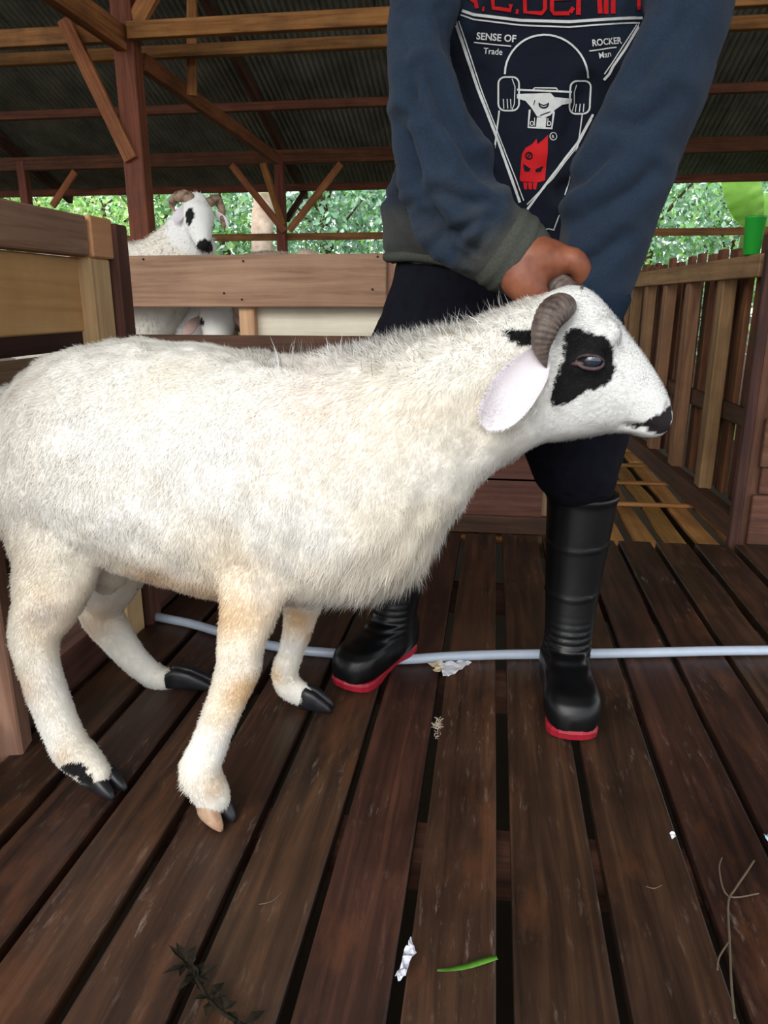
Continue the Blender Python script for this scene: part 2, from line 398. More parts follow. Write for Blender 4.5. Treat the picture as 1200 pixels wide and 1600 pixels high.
# beam running back from the front post to the rear one, and forward over the viewer
zb = P(225, 100, X=POSTX)[2]
brace(P(222, 97, X=POSTX + .02), P(432, 248, X=POSTX + .02), .09, .05, name='beam', wd=(0, 0, 1))
brace(P(192, 62, Y=YF - .03), P(70, -25, X=POSTX - .05), .12, .06, name='beam', wd=(0, 0, 1))
brace(P(205, 250, Y=YF - .06), P(100, 30, Y=YF - .06), .075, .03, name='brace')
brace(P(212, 35, Y=YF - .02), P(240, -15, Y=YF - .02), .09, .04)
brace(P(300, -40, Y=YF + .45), P(300, 150, Y=YF + .45), .055, .03, name='strut', wd=(1, 0, 0))
brace(P(445, 362, Y=YB - .06), P(362, 258, Y=YB - .06), .06, .03)
brace(P(452, 360, Y=YB - .06), P(533, 256, Y=YB - .06), .06, .03)
brace(P(441, 350, Y=YB - .05), P(411, 255, X=POSTX - .06), .06, .03, wd=(1, 0, 0))
brace(P(447, 345, Y=YB + .05), P(476, 300, X=POSTX + .08), .06, .03, wd=(1, 0, 0), mat='dark')
brace(P(82, 322, Y=YB - .05), P(118, 268, Y=YB - .05), .06, .03)
for x in (POSTX, POSTX - 2.6, POSTX + 2.6, POSTX + 5.2):
    board('rafter', (x, .2, roof_z(.2) - .085), (x, eave_y - .1, roof_z(eave_y - .1) - .085), .10, .05, M['dark'], frame, wdir=(0, 0, 1))

# ================================================================== FENCES
# back fence: boards across the end of the plank floor
YE = 2.335
bf = empty('pen_fence', (-.5, YE, 0), label='low fence of wide horizontal brown boards behind the white sheep', cat='fence')
def hb(name, pt, pb, x0, x1, mat, Y=YE, t=.022, px=400, parent=bf):
    a, b = P(px, pt, Y=Y)[2], P(px, pb, Y=Y)[2]
    return board(name, (x0, Y, (a + b) / 2), (x1, Y, (a + b) / 2), abs(a - b), t, mat, parent, wdir=(0, 0, 1))
hb('board', 398, 480, -1.32, -.335, M['fence'])
hb('board', 524, 562, -1.32, .17, M['clap'])
hb('board', 566, 640, -1.32, .17, M['clap'])
hb('board', 650, 738, -1.32, .17, M['clap'])
hb('board', 745, 806, -1.32, .17, M['clap'], px=780)
hb('board', 805, 832, -1.32, .20, M['clap'], px=780, Y=YE - .012, t=.03)
hb('board', 476, 529, -.77, -.30, M['cream'], Y=YE + .06, px=480)
for x in (P(388, 500, Y=YE + .03)[0], -.315, .185, -1.28): board('post', (x, YE + .032, -.1), (x, YE + .032, .855 if x < 0 else .62), .05, .04, M['pale'] if x < -.5 else M['fence'], bf, wdir=(1, 0, 0))
rngn = random.Random(3)
def nails(parent, pts, r=.0035):
    for p in pts:
        v, f = tube([(p[0], p[1] - .002, p[2], r), (p[0], p[1] + .004, p[2], r)], 8, 1)
        mesh_obj('nail', v, f, MN, parent)
MN = plain('rusty_nail', '#2b211c', .6, .5)
nails(bf, [P(x, y, Y=YE - .0115) for x, y in ((224, 405), (380, 408), (378, 468), (590, 401), (582, 452), (350, 458))])

# left pen wall running back beside the sheep
XL = -.775
lf = empty('plywood_pen_wall', (XL, 1.2, 0), label='wooden pen wall with plywood panel and pale post at left edge', cat='fence')
board('near_post', (XL - .005, .975, -.02), (XL - .005, .975, .83), .062, .045, M['fence'], lf, wdir=(1, .25, 0))
board('top_rail', (XL - .02, .55, .838), (XL - .02, 1.385, .838), .072, .05, M['fence'], lf, wdir=(0, 0, 1))
board('rail_block', (XL - .018, 1.392, .838), (XL - .018, 1.475, .838), .076, .054, M['ply'], lf, wdir=(0, 0, 1))
board('plywood_panel', (XL - .03, .55, .731), (XL - .03, 1.40, .731), .138, .012, M['ply'], lf, wdir=(0, 0, 1))
for z0, z1, m in ((.628, .665, 'dark'), (.50, .622, 'fence'), (.36, .48, 'dark'), (.22, .34, 'dark'), (-.01, .075, 'dark')):
    board('board', (XL - .04, .55, (z0 + z1) / 2), (XL - .04, 1.46, (z0 + z1) / 2), z1 - z0, .022 if z0 > 0 else .06, M[m], lf, wdir=(0, 0, 1))
board('end_post', (XL - .022, 1.425, -.02), (XL - .022, 1.425, .80), .075, .05, M['pale'], lf, wdir=(0, 1, 0))
board('back_post', (XL - .012, 1.495, -.02), (XL - .012, 1.495, .868), .05, .06, M['clap'], lf, wdir=(0, 1, 0))
board('side_rail', (XL - .02, 1.52, .06), (XL - .02, 2.30, .06), .13, .03, M['dark'], lf, wdir=(0, 0, 1))

# right picket fence running away from the viewer
rf = empty('picket_fence', (.73, 3.4, 0), label='tall picket fence of uneven upright boards along right side', cat='fence')
def RX(y): return .768 - .043 * (y - 2.35)
board('bottom_rail', (RX(2.36) + .012, 2.36, .03), (RX(4.9) + .012, 4.9, .03), .07, .05, M['clap'], rf, wdir=(0, 0, 1))
zt = P(1180, 398, X=RX(2.45))[2]
board('top_rail', (RX(2.40), 2.40, zt - .033), (RX(4.9), 4.9, zt - .033), .066, .022, M['stud'], rf, wdir=(0, 0, 1))
for px in (1128, 1078, 1040, 1012, 990, 973):
    y = RX(3) * 1.0
    yy = None
    for t in np.arange(2.4, 5.2, .01):
        q = np.array([RX(t) + .03, t, .6]) - _C
        if 600 + F_PX * (q @ _R) / (q @ _F) <= px: yy = t; break
    if yy: board('stud', (RX(yy) + .03, yy, .06), (RX(yy) + .03 + random.uniform(-.006, .006), yy, zt - .03), .045, .075, M['stud'], rf, wdir=(1, 0, 0))
y = 2.47; i = 0
while y < 4.9:
    w = random.uniform(.055, .085)
    side = i % 2
    top = zt + random.uniform(.025, .07) - (.02 if side else 0)
    board('picket', (RX(y) + .085 + .02 * side, y + w / 2, .05), (RX(y) + .085 + .02 * side + random.uniform(-.004, .004), y + w / 2 + random.uniform(-.008, .008), top), w, .02, M['picket'], rf, wdir=(0, 1, 0), bev=.002)
    y += w + random.uniform(-.012, .012); i += 1
board('back_rail', (RX(2.4) + .065, 2.4, .35), (RX(4.9) + .065, 4.9, .35), .06, .02, M['dark'], rf, wdir=(0, 0, 1))

# corner post and boarded wall at the right edge
cw = empty('boarded_wall', (.95, 2.36, 0), label='red brown overlapping board wall with dark corner post at right edge', cat='wall panel')
board('corner_post', (.795, 2.375, -.05), (.795, 2.375, 1.55), .055, .07, M['clap'], cw, wdir=(1, 0, 0))
board('corner_strip', (.768, 2.35, -.05), (.768, 2.35, .86), .03, .03, M['dark'], cw, wdir=(1, 0, 0))
zs = [P(1180, y, Y=2.33)[2] for y in (850, 772, 729, 652, 602, 535, 468)]
for k in range(len(zs) - 1):
    x0 = .80 + (.012 if k % 2 else 0) + .004 * k
    board('wall_board', (x0, 2.325 + .006 * (k % 2), (zs[k] + zs[k + 1]) / 2), (1.5, 2.325 + .006 * (k % 2), (zs[k] + zs[k + 1]) / 2), zs[k + 1] - zs[k] - .003, .02, M['clap'], cw, wdir=(0, 0, 1))

# back pen floor that carries the sheep behind the fence
pf = empty('pen_floor', (-1, 3, .2), label='raised plank floor of the pen behind the board fence', cat='floor', kind='structure')
PZ = .12
for i, x in enumerate(np.arange(-2.6, .1, .14)):
    board('plank', (x, 2.40, PZ - .013), (x, 4.0, PZ - .013), .12, .025, M['dark'], pf, wdir=(1, 0, 0), warp=.002, seed=300 + i)

# ================================================================== THE WHITE SHEEP
Y0 = 1.03
def S(x, y, dy=0.0): return P(x, y, Y=Y0 + dy)
def poly_xz(pts, dy): return np.array([S(x, y, dy)[[0, 2]] for x, y in pts])
sheep = empty('sheep', (S(300, 700)[0], Y0, 0), label='large white sheep with black eye patch held by the man', cat='sheep')
IN = 9   # the wool stands this far outside the skin
def tb(t, b, w, i=IN): return (S(t[0], t[1] + i), S(b[0], b[1] - i), w)
torso = pairs_loft([
    (S(6, 690), S(8, 740), .035), tb((18, 612), (20, 800), .085), tb((60, 566), (58, 850), .125), tb((130, 533), (130, 872), .147), tb((215, 522), (205, 888), .158),
    tb((300, 529), (285, 908), .163), tb((380, 543), (360, 930), .163), tb((460, 548), (450, 938), .158), tb((540, 542), (545, 936), .148), tb((605, 532), (632, 915), .137),
    tb((662, 517), (690, 845), .12), tb((715, 502), (728, 790), .10), tb((765, 484), (768, 747), .085), tb((808, 468), (812, 718), .074), tb((850, 452), (850, 698), .064)], 4, 2.25, 36)
def hp(t, b, w): return (S(*t), S(*b), w)
head = pairs_loft([
    hp((846, 462), (846, 690), .052), hp((880, 447), (868, 690), .060), hp((908, 446), (890, 686), .062), hp((934, 462), (910, 683), .061), hp((958, 490), (930, 680), .056), hp((980, 520), (950, 677), .050),
    hp((1002, 548), (968, 676), .044), hp((1022, 577), (984, 678), .039), hp((1037, 603), (997, 682), .034), hp((1046, 625), (1008, 684), .030), hp((1050, 642), (1020, 684), .026), hp((1050, 655), (1034, 680), .020)], 4, 2.1, 32)
def leg(rows, sq=.86):
    """rows: photo x, y, half width in photo pixels, depth offset from the sheep's middle plane"""
    path = []
    for x, y, r, dy in rows:
        p = S(x, y, dy); path.append((*p, r * np.linalg.norm(p - _C) / F_PX))
    return tube(path, 18, 5, flat_dir=(0, 1, 0), flat=sq)
legs = [
    leg([(100, 740, 88, -.045), (95, 820, 76, -.075), (86, 890, 62, -.10), (72, 945, 48, -.12), (54, 990, 36, -.135), (60, 1040, 30, -.14), (84, 1110, 27, -.142), (108, 1165, 27, -.142), (124, 1183, 27, -.14), (142, 1200, 24, -.14), (152, 1208, 20, -.14)]),
    leg([(200, 800, 60, .08), (185, 880, 46, .11), (160, 932, 36, .145), (158, 958, 32, .15), (185, 1000, 25, .165), (215, 1035, 21, .175), (243, 1057, 19, .18), (262, 1060, 17, .18), (275, 1058, 15, .18)]),
    leg([(430, 800, 78, -.06), (408, 880, 64, -.10), (390, 950, 45, -.13), (376, 1005, 36, -.15), (371, 1050, 33, -.155), (352, 1100, 28, -.165), (328, 1160, 26, -.175), (313, 1200, 30, -.18), (322, 1225, 28, -.178), (333, 1245, 26, -.175)]),
    leg([(500, 850, 46, .08), (474, 940, 30, .11), (464, 985, 23, .125), (454, 1022, 19, .135), (444, 1055, 20, .14), (455, 1075, 20, .14), (472, 1085, 18, .14), (482, 1090, 15, .14)]),
]
extras = [
    tube([(*S(945, 522, -.045), .022), (*S(918, 548, -.05), .024), (*S(905, 572, -.048), .02)], 12, 3),
    tube([(*S(945, 522, .045), .022), (*S(918, 548, .05), .024), (*S(905, 572, .048), .02)], 12, 3),
    tube([(*S(172, 860, .02), .03), (*S(170, 895, .02), .034), (*S(166, 912, .02), .02)], 12, 3),
    tube([(*S(20, 640), .04), (*S(8, 720), .035), (*S(10, 790), .022)], 14, 4),
]
sheep_me = remesh([torso, head] + legs + extras, .0055, 9, .5)
SV = verts_np(sheep_me); SN = normals_np(sheep_me)
# broad wrinkles of hide at the shoulder and lumpy fleece
w_torso = sstep(.30, .36, SV[:, 2]) * (1 - sstep(-.02, .04, SV[:, 0]))
SV += SN * (w_torso * (.006 * fbm(SV * np.array([1, 1, .6]), 16, 5) + .004 * vnoise(SV * np.array([1, 1, .35]), 45, 9)))[:, None]
# mouth slit, nostril and brow
def dent(px, py, r, d, dy=-.03):
    for s in (1, -1):
        c = S(px, py, dy * s); k = np.exp(-((np.linalg.norm(SV - c, axis=1) / r) ** 2)); SV[:] -= SN * (k * d)[:, None]
for t in np.linspace(0, 1, 9): dent(975 + 50 * t, 664 + 12 * t - 8 * t * (1 - t), .006, .0022)
dent(1040, 640, .007, .006, -.02); dent(1046, 636, .006, .004, -.02)
set_verts(sheep_me, SV)

EYE = poly_xz([(882, 528), (888, 516), (902, 512), (920, 516), (940, 524), (951, 532), (958, 548), (961, 575), (957, 590), (945, 602), (920, 608), (906, 614), (893, 625), (880, 632), (864, 633), (861, 620), (866, 598), (872, 580), (880, 562), (882, 545)], -.05)
NOSE = poly_xz([(1052, 632), (1042, 640), (1033, 636), (1030, 645), (1012, 650), (1003, 663), (1012, 672), (1030, 680), (1048, 672), (1054, 655)], -.02)
LIP = poly_xz([(982, 664), (1000, 658), (1006, 664), (996, 670)], -.025)
NAPE = poly_xz([(786, 520), (800, 517), (840, 514), (842, 536), (815, 540), (800, 536)], -.07)
def sheep_color(p):
    x, z = p[:, 0], p[:, 2]; n = fbm(p, 14, 3); n2 = fbm(p, 40, 11)
    c = np.tile(np.array([.885, .87, .83]), (len(p), 1))
    headw = sstep(.03, .10, x)
    c = c * (1 - headw[:, None]) + headw[:, None] * np.array([.80, .80, .785])
    tan = np.array([.66, .46, .27]); cream = np.array([.84, .755, .61])
    def mix(w, t):
        nonlocal c; w = np.clip(w, 0, 1)[:, None]; c = c * (1 - w) + t * w
    mix((.22 * sstep(-.2, .5, n)) * (1 - headw), cream)
    mix(.42 * sstep(.56, .36, z) * (1 - headw) * sstep(-.4, .4, n + .2), cream)
    def blob(px, py, rx, rz, a, col, dy=-.1):
        q = S(px, py, dy); d = ((x - q[0]) / rx) ** 2 + ((z - q[2]) / rz) ** 2
        mix(a * np.exp(-d) * (.75 + .5 * n), col)
    ltan = np.array([.76, .58, .37])
    blob(305, 930, .10, .030, 1.6, tan, -.11); blob(245, 905, .05, .028, 1.3, tan, -.11); blob(395, 905, .05, .07, .75, ltan, -.1); blob(350, 880, .06, .05, .45, cream, -.1)
    blob(396, 1075, .026, .028, 1.7, tan, -.155); blob(365, 1105, .03, .035, .9, ltan, -.16); blob(340, 1212, .014, .02, .8, tan, -.17)
    blob(90, 890, .07, .09, .7, cream, -.1); blob(105, 960, .03, .05, .8, ltan, -.12); blob(30, 830, .035, .08, .8, ltan, 0)
    blob(175, 945, .05, .035, .95, tan, .14); blob(150, 980, .02, .03, .6, tan, .14); blob(482, 990, .012, .03, 1.0, tan, .12); blob(110, 1165, .015, .02, .6, tan, -.14)
    blob(480, 650, .08, .06, .6, np.array([.9, .78, .69]), -.14); blob(540, 945, .07, .022, .9, ltan, 0); blob(250, 620, .08, .05, .3, cream, -.14)
    blob(170, 890, .022, .02, .8, np.array([.52, .46, .44]), .02)
    blob(700, 640, .10, .10, .6, cream, -.08); blob(620, 800, .10, .10, .4, cream, -.12); blob(80, 600, .05, .05, .35, cream, -.1)
    jx = x + .0025 * n2; jz = z + .0025 * vnoise(p, 120, 5)
    blk = np.array([.012, .011, .012])
    for poly in (EYE, NOSE, LIP, NAPE): c[inside(poly, jx, jz)] = blk
    k = inside(NOSE, jx, jz); c[k] = np.array([.02, .016, .018])
    # black ankles
    for px, py, rx, rz, dy in ((128, 1188, .019, .013, -.14), (283, 1056, .025, .02, .18), (145, 1206, .012, .012, -.14)):
        q = S(px, py, dy); k = ((x - q[0]) / rx) ** 2 + ((z - q[2]) / rz) ** 2 + .35 * n2 < 1; k &= np.abs(p[:, 1] - q[1]) < .09
        c[k] = blk
    return c
set_col(sheep_me, sheep_color(SV) * .93)
skin_mat = attr_mat('sheep_skin', .8, .12, nscale=260, bump=.15)
sheep_me.materials.append(skin_mat)
link(bpy.data.objects.new('body', sheep_me), sheep)
wool_mat = attr_mat('wool', .75, .12, sheen=.15, translucent=.22)

def grow(me, n, lenf, combf, colf, wid=.0009, seed=1, nmix=.95, curl=.25, lk=1.0):
    """real strands on the surface: bent tapering blades, one mesh"""
    rg = np.random.default_rng(seed)
    v = verts_np(me); nn = normals_np(me); me.calc_loop_triangles()
    t = np.empty(len(me.loop_triangles) * 3, np.int32); me.loop_triangles.foreach_get('vertices', t); t = t.reshape(-1, 3)
    a, b, c = v[t[:, 0]], v[t[:, 1]], v[t[:, 2]]; ar = np.linalg.norm(np.cross(b - a, c - a), axis=1)
    L0 = lenf((a + b + c) / 3); wgt = ar * np.where(L0 > 0, 1 / np.clip(L0, .006, .03) ** .8, 0)
    k = rg.choice(len(t), n, p=wgt / wgt.sum()); u, w = rg.random(n), rg.random(n); f = u + w > 1; u[f] = 1 - u[f]; w[f] = 1 - w[f]
    p = a[k] + (b - a)[k] * u[:, None] + (c - a)[k] * w[:, None]
    nr = nn[t[k, 0]] * (1 - u - w)[:, None] + nn[t[k, 1]] * u[:, None] + nn[t[k, 2]] * w[:, None]; nr /= np.linalg.norm(nr, axis=1)[:, None]
    ln = lenf(p) * rg.uniform(.6, 1.25, n); lay = combf(p, nr)
    d = nr * (1 - lay[1][:, None]) + lay[0] * lay[1][:, None]
    # neighbouring strands lean together in locks
    lock = np.stack([vnoise(p, 70, 21 + i) for i in range(3)], 1) * .24 * lk + np.stack([vnoise(p, 22, 31 + i) for i in range(3)], 1) * .2 * lk
    d = d + lock + rg.normal(0, .16, (n, 3)); d /= np.linalg.norm(d, axis=1)[:, None]
    g = np.array([0, 0, -1.0]) * curl + rg.normal(0, .18, (n, 3))
    p1 = p + d * (ln * .5)[:, None]; d2 = d + g; d2 /= np.linalg.norm(d2, axis=1)[:, None]; p2 = p1 + d2 * (ln * .5)[:, None]
    side = np.cross(d, nr + rg.normal(0, .25, (n, 3))); side /= (np.linalg.norm(side, axis=1)[:, None] + 1e-9)
    side *= np.where((np.cross(side, d) * nr).sum(1) < 0, -1.0, 1.0)[:, None]
    wd = (wid * rg.uniform(.7, 1.4, n))[:, None]
    p = p - nr * .0015
    V5 = np.stack([p - side * wd, p + side * wd, p1 - side * wd * .75, p1 + side * wd * .75, p2], 1).reshape(-1, 3)
    o = (np.arange(n) * 5)[:, None]
    T = np.concatenate([o + [0, 1, 3], o + [0, 3, 2], o + [2, 3, 4]], 0)
    me2 = np_mesh('wool', V5, T, wool_mat)
    col = colf(p) * rg.uniform(.95, 1.04, n)[:, None]
    cc = np.repeat(col, 5, 0); set_col(me2, np.clip(cc, 0, 1))
    nb = nr * nmix + d * (1 - nmix) * .3 + rg.normal(0, .03, (n, 3)); nb /= np.linalg.norm(nb, axis=1)[:, None]
    smooth(me2); me2.normals_split_custom_set_from_vertices(np.repeat(nb, 5, 0).astype(np.float32))
    return me2
def sheep_len(p):
    x, z, y = p[:, 0], p[:, 2], p[:, 1]
    l = np.full(len(p), .0095)
    chest = sstep(-.32, -.12, x) * sstep(.48, .34, z); l += chest * .026
    withers = np.exp(-((x - S(620, 530)[0]) / .10) ** 2) * sstep(.57, .62, z); l += withers * .014
    low = sstep(.33, .26, z) * (1 - sstep(-.32, -.22, x) * sstep(.20, .23, z)); l = l * (1 - low) + .0065 * low
    ft = np.exp(-((x - S(290, 1215, -.17)[0]) / .02) ** 2 - ((z - S(290, 1215, -.17)[2]) / .025) ** 2); l += ft * .012
    hd = sstep(.03, .085, x); l = l * (1 - hd) + .0055 * hd
    l *= 1 - .6 * sstep(.16, .22, x)
    l[inside(NOSE, x, z)] = 0
    e = S(921, 564, -.06); l[((x - e[0]) / .022) ** 2 + ((z - e[2]) / .015) ** 2 < 1] = 0
    return l
def sheep_comb(p, nr):
    n = len(p); x, z = p[:, 0], p[:, 2]
    d = np.tile(np.array([-.55, 0, -.8]), (n, 1))
    hd = sstep(.03, .09, x)[:, None]; d = d * (1 - hd) + hd * np.array([-.9, 0, -.35])
    d = d - nr * (d * nr).sum(1)[:, None]; d /= (np.linalg.norm(d, axis=1)[:, None] + 1e-6)
    lay = np.full(n, .78); lay = np.where(hd[:, 0] > .4, .8, lay)
    lay -= .4 * sstep(.6, .66, z) * (1 - hd[:, 0]) * sstep(-.42, -.30, x)
    return d, lay
wl = link(bpy.data.objects.new('wool', grow(sheep_me, 440000, sheep_len, sheep_comb, sheep_color, .00042, 1)), sheep); wl['kind'] = 'stuff'
# a few long stray hairs on the withers
sm_ = grow(sheep_me, 420, lambda p: .028 * ((p[:, 2] > .625) & (p[:, 0] > -.3) & (p[:, 0] < .02)), lambda p, n: (n, np.full(len(p), .9)), lambda p: np.full((len(p), 3), .9), .0005, 5, curl=.1)
link(bpy.data.objects.new('stray_hair', sm_), sheep)['kind'] = 'stuff'

# horns: ridged crescents
horn_mat = plain('horn', '#6f6058', .5, .4, c2='#3a302c', nscale=60, bump=.4)
def horn(rows, parent, nr=17, mat=None):
    path = [(*S(x, y, dy), r) for x, y, dy, r in rows]
    v, f = tube(path, 20, 12, flat=1.0, flat_dir=(0, 1, 0), ridge=.03, ridge_n=nr)
    return mesh_obj('horn', v, f, mat or horn_mat, parent, True)
horn([(884, 479, -.048, .014), (875, 481, -.064, .0180), (864, 489, -.076, .0190), (855, 503, -.083, .0175), (849, 522, -.086, .0155), (846, 542, -.086, .0115), (849, 560, -.085, .0065), (853, 573, -.084, .0015)], sheep)
fh = horn([(893, 474, .035, .018), (880, 455, .045, .020), (866, 446, .055, .0195), (853, 452, .068, .017), (846, 470, .08, .013), (846, 490, .085, .008), (850, 505, .085, .003)], sheep)
# a small dark tuft on the forehead
v, f = tube([(*S(903, 468, -.02), .003), (*S(907, 456, -.018), .0035), (*S(910, 446, -.014), .0012)], 8, 3); mesh_obj('forelock', v, f, horn_mat, sheep, True)

# ears: cupped leaves hanging from under the horns
ear_mat = plain('ear_skin', '#ddd5da', .8, .12, noise=.12, nscale=25, trans=.15)
def ear(mirror=1):
    spine = catmull([(*S(848, 548, -.066 * mirror), .013), (*S(830, 575, -.086 * mirror), .024), (*S(808, 602, -.098 * mirror), .0285), (*S(788, 630, -.103 * mirror), .0275), (*S(770, 652, -.102 * mirror), .021), (*S(757, 667, -.098 * mirror), .007)], 5)
    vs, fs = [], []; m = 9; n = len(spine)
    for lay in (0, 1):
        for i, r in enumerate(spine):
            d = spine[min(i + 1, n - 1)][:3] - spine[max(i - 1, 0)][:3]; d /= np.linalg.norm(d)
            s = np.cross(d, np.array([0, 1.0, 0])); s /= np.linalg.norm(s)
            for k in range(m):
                t = k / (m - 1) * 2 - 1
                q = r[:3] + s * t * r[3] + np.array([0, (t * t * .35 - .15) * r[3] * -mirror - .2 * r[3] * mirror * abs(t) ** 4, 0])
                vs.append(q + np.array([0, mirror * .0022 * (1 if lay else -1) * (1 - t ** 4), 0]))
    N_ = n * m
    for lay in (0, 1):
        for i in range(n - 1):
            for k in range(m - 1):
                a = lay * N_ + i * m + k; q = (a, a + 1, a + m + 1, a + m); fs.append(q if lay else q[::-1])
    for i in range(n - 1):
        for k in (0, m - 1): a = i * m + k; fs.append((a, a + m, N_ + a + m, N_ + a))
    return mesh_obj('ear', vs, fs, ear_mat, sheep, True)
for sg in (1, -1):
    e_ = ear(sg)
    fz = grow(e_.data, 5000, lambda p: np.full(len(p), .0045), lambda p, n: (np.tile(np.array([-.6, 0, -.8]), (len(p), 1)), np.full(len(p), .85)), lambda p: np.tile(np.array([.87, .84, .86]), (len(p), 1)) * (1 + .08 * vnoise(p, 60, 3))[:, None], .0005, 8)
    link(bpy.data.objects.new('ear_hair', fz), e_)['kind'] = 'stuff'

# eyes: ball, coloured iris, lids
eye_mat = plain('eyeball', '#20242c', .08, .8); iris_mat = plain('iris', '#1b2436', .1, .7); lid_pink = plain('pink_eyelid', '#5f4a4a', .6, .3, c2='#352829', nscale=120); lid_mat = plain('eyelid', '#4a3a3c', .6, .3, c2='#191517', nscale=120)
SBVH = BVHTree.FromPolygons([tuple(x) for x in SV], [tuple(p.vertices) for p in sheep_me.polygons])
def eye(mir=1):
    c0 = S(922, 563, -.06 * mir)
    hit = SBVH.ray_cast(Vector((c0[0], Y0 - .3 * mir, c0[2])), Vector((0, mir, 0)))[0]
    c = np.array(hit); c[1] += .0075 * mir
    v, f = tube([(c[0], c[1] - .002 * mir, c[2], .0128), (c[0] + .0001, c[1] + .002 * mir, c[2], .0128)], 20, 2)
    o = mesh_obj('eye', v, f, eye_mat, sheep, True)
    v = [np.array([c[0] + .003 + math.cos(a) * .0085 * r, c[1] - mir * (.0143 - .0016 * r * r), c[2] + math.sin(a) * .0058 * r]) for r in (1.0, .5) for a in np.linspace(0, 2 * math.pi, 20, endpoint=False)]
    f = [(k, (k + 1) % 20, 20 + (k + 1) % 20, 20 + k) for k in range(20)] + [tuple(range(20, 40))]
    mesh_obj('iris', v, f, iris_mat, o, True)
    for nm, sg, zr in (('upper_eyelid', 1, .0080), ('lower_eyelid', -1, .0084)):
        path = [(c[0] + math.cos(a) * .0165 - .001, c[1] - mir * (.0055 + .006 * math.sin(a)), c[2] + sg * math.sin(a) * zr - .001 - .0015 * math.cos(a), .0013 + .0011 * math.sin(a)) for a in np.linspace(0, math.pi, 9)]
        v, f = tube(path, 10, 3); mesh_obj(nm, v, f, lid_mat if sg > 0 else lid_pink, sheep, True)
    v, f = tube([(c[0] - .022, c[1] - mir * .003, c[2] - .0045, .0015), (c[0] - .017, c[1] - mir * .0065, c[2] - .0035, .0034), (c[0] - .011, c[1] - mir * .0085, c[2] - .004, .0030)], 10, 4); mesh_obj('eye_corner', v, f, lid_pink, sheep, True)
eye(1); eye(-1)

# hooves: two claws on each foot
hoof_mat = plain('hoof_horn', '#1d1e22', .4, .45, c2='#0d0d10', nscale=60); hoof_pale = plain('pale_hoof_horn', '#b89f88', .5, .35, c2='#8f6a50', nscale=40)
def hoof(heel, toe, w, gap=.5, mats=(None, None)):
    heel, toe = np.array(heel), np.array(toe); d = toe - heel; l = np.linalg.norm(d); d /= l
    s = np.cross(d, np.array([0, 0, 1.0])); s /= np.linalg.norm(s)
    root = None
    for k, sg in enumerate((-1, 1)):
        rings = []
        for t, h, ww in ((-.2, .030, .6), (.05, .043, 1.0), (.4, .037, 1.1), (.7, .025, .95), (.92, .013, .6), (1.0, .006, .28)):
            c = heel + d * l * t + s * sg * w * (.52 + .06 * t); z0 = min(heel[2], toe[2])
            zb = heel[2] + (toe[2] - heel[2]) * t
            rings.append((np.array([c[0], c[1], zb + h / 2]), s * w * .5 * ww, np.array([0, 0, h / 2])))
        v, f = loft_rings(rings, 2.6, 14)
        o = mesh_obj('hoof' if k == 0 else 'claw', v, f, mats[k] or hoof_mat, sheep if k == 0 else root, True)
        if k == 0: root = o
hoof(P(145, 1222, Z=.003), P(188, 1243, Z=.001), .021)
hoof(P(275, 1072, Z=.003), P(338, 1074, Z=.001), .019)
hoof(P(328, 1272, Z=.004), P(357, 1292, Z=.001), .021, mats=(hoof_mat, hoof_pale))
hoof(P(478, 1104, Z=.003), P(520, 1110, Z=.001), .018)

# ================================================================== THE MAN
man = empty('person', (.0, 1.36, 0), label='person in navy printed sweatshirt and black rubber boots bending over the white sheep', cat='person')
def pr(x, y, Y, r): return (*P(x, y, Y=Y), r)
def zloft(rows, n=4, sup=2.3, nseg=40):
    """rows z, cx, cy, rx, ry"""
    q = catmull(rows, n)
    return loft_rings([(np.array([r[1], r[2], r[0]]), np.array([r[3], 0, 0]), np.array([0, r[4], 0])) for r in q], sup, nseg)
# --- sweatshirt
T_ROWS = [(.735, -.005, 1.40, .196, .125), (.765, -.005, 1.40, .205, .135), (.82, .0, 1.395, .205, .14), (.90, .015, 1.375, .195, .135), (1.0, .035, 1.335, .19, .13), (1.1, .052, 1.28, .19, .125), (1.2, .062, 1.21, .185, .115), (1.28, .067, 1.14, .15, .095), (1.33, .07, 1.09, .085, .07)]
torso_part = zloft(T_ROWS)
armR = tube([pr(695, -140, 1.20, .070), pr(668, -60, 1.16, .056), pr(657, 60, 1.12, .043), pr(668, 160, 1.10, .050), pr(692, 250, 1.09, .058), pr(714, 315, 1.09, .059), pr(755, 362, 1.09, .056), pr(782, 385, 1.092, .054), pr(798, 396, 1.095, .053)], 24, 6)
armL = tube([pr(1015, -160, 1.20, .078), pr(1076, -60, 1.17, .060), pr(1066, 60, 1.14, .056), pr(1012, 190, 1.13, .063), pr(966, 300, 1.12, .066), pr(940, 390, 1.12, .061), pr(928, 450, 1.12, .053), pr(924, 482, 1.12, .044)], 24, 6)
shirt_me = remesh([torso_part, armR, armL], .0055, 5, .5)
TV, TF = torso_part
TBVH = BVHTree.FromPolygons([tuple(map(float, v)) for v in TV], TF)
HV = verts_np(shirt_me); HN = normals_np(shirt_me)
pxm = ((HV - _C) @ _R) / ((HV - _C) @ _F) * F_PX + 600; pym = 800 - ((HV - _C) @ _U) / ((HV - _C) @ _F) * F_PX
def seg_field(path, HVp):
    """nearest arm point: distance along and around the sleeve"""
    q = catmull(path, 8)[:, :3]; d = np.linalg.norm(HVp[:, None, :] - q[None], axis=2); k = d.argmin(1); return k / (len(q) - 1), d.min(1)
aR = [pr(688, -140, 1.20, 0), pr(656, 60, 1.12, 0), pr(662, 170, 1.10, 0), pr(688, 262, 1.09, 0), pr(728, 330, 1.09, 0), pr(755, 362, 1.09, 0), pr(798, 396, 1.095, 0)]
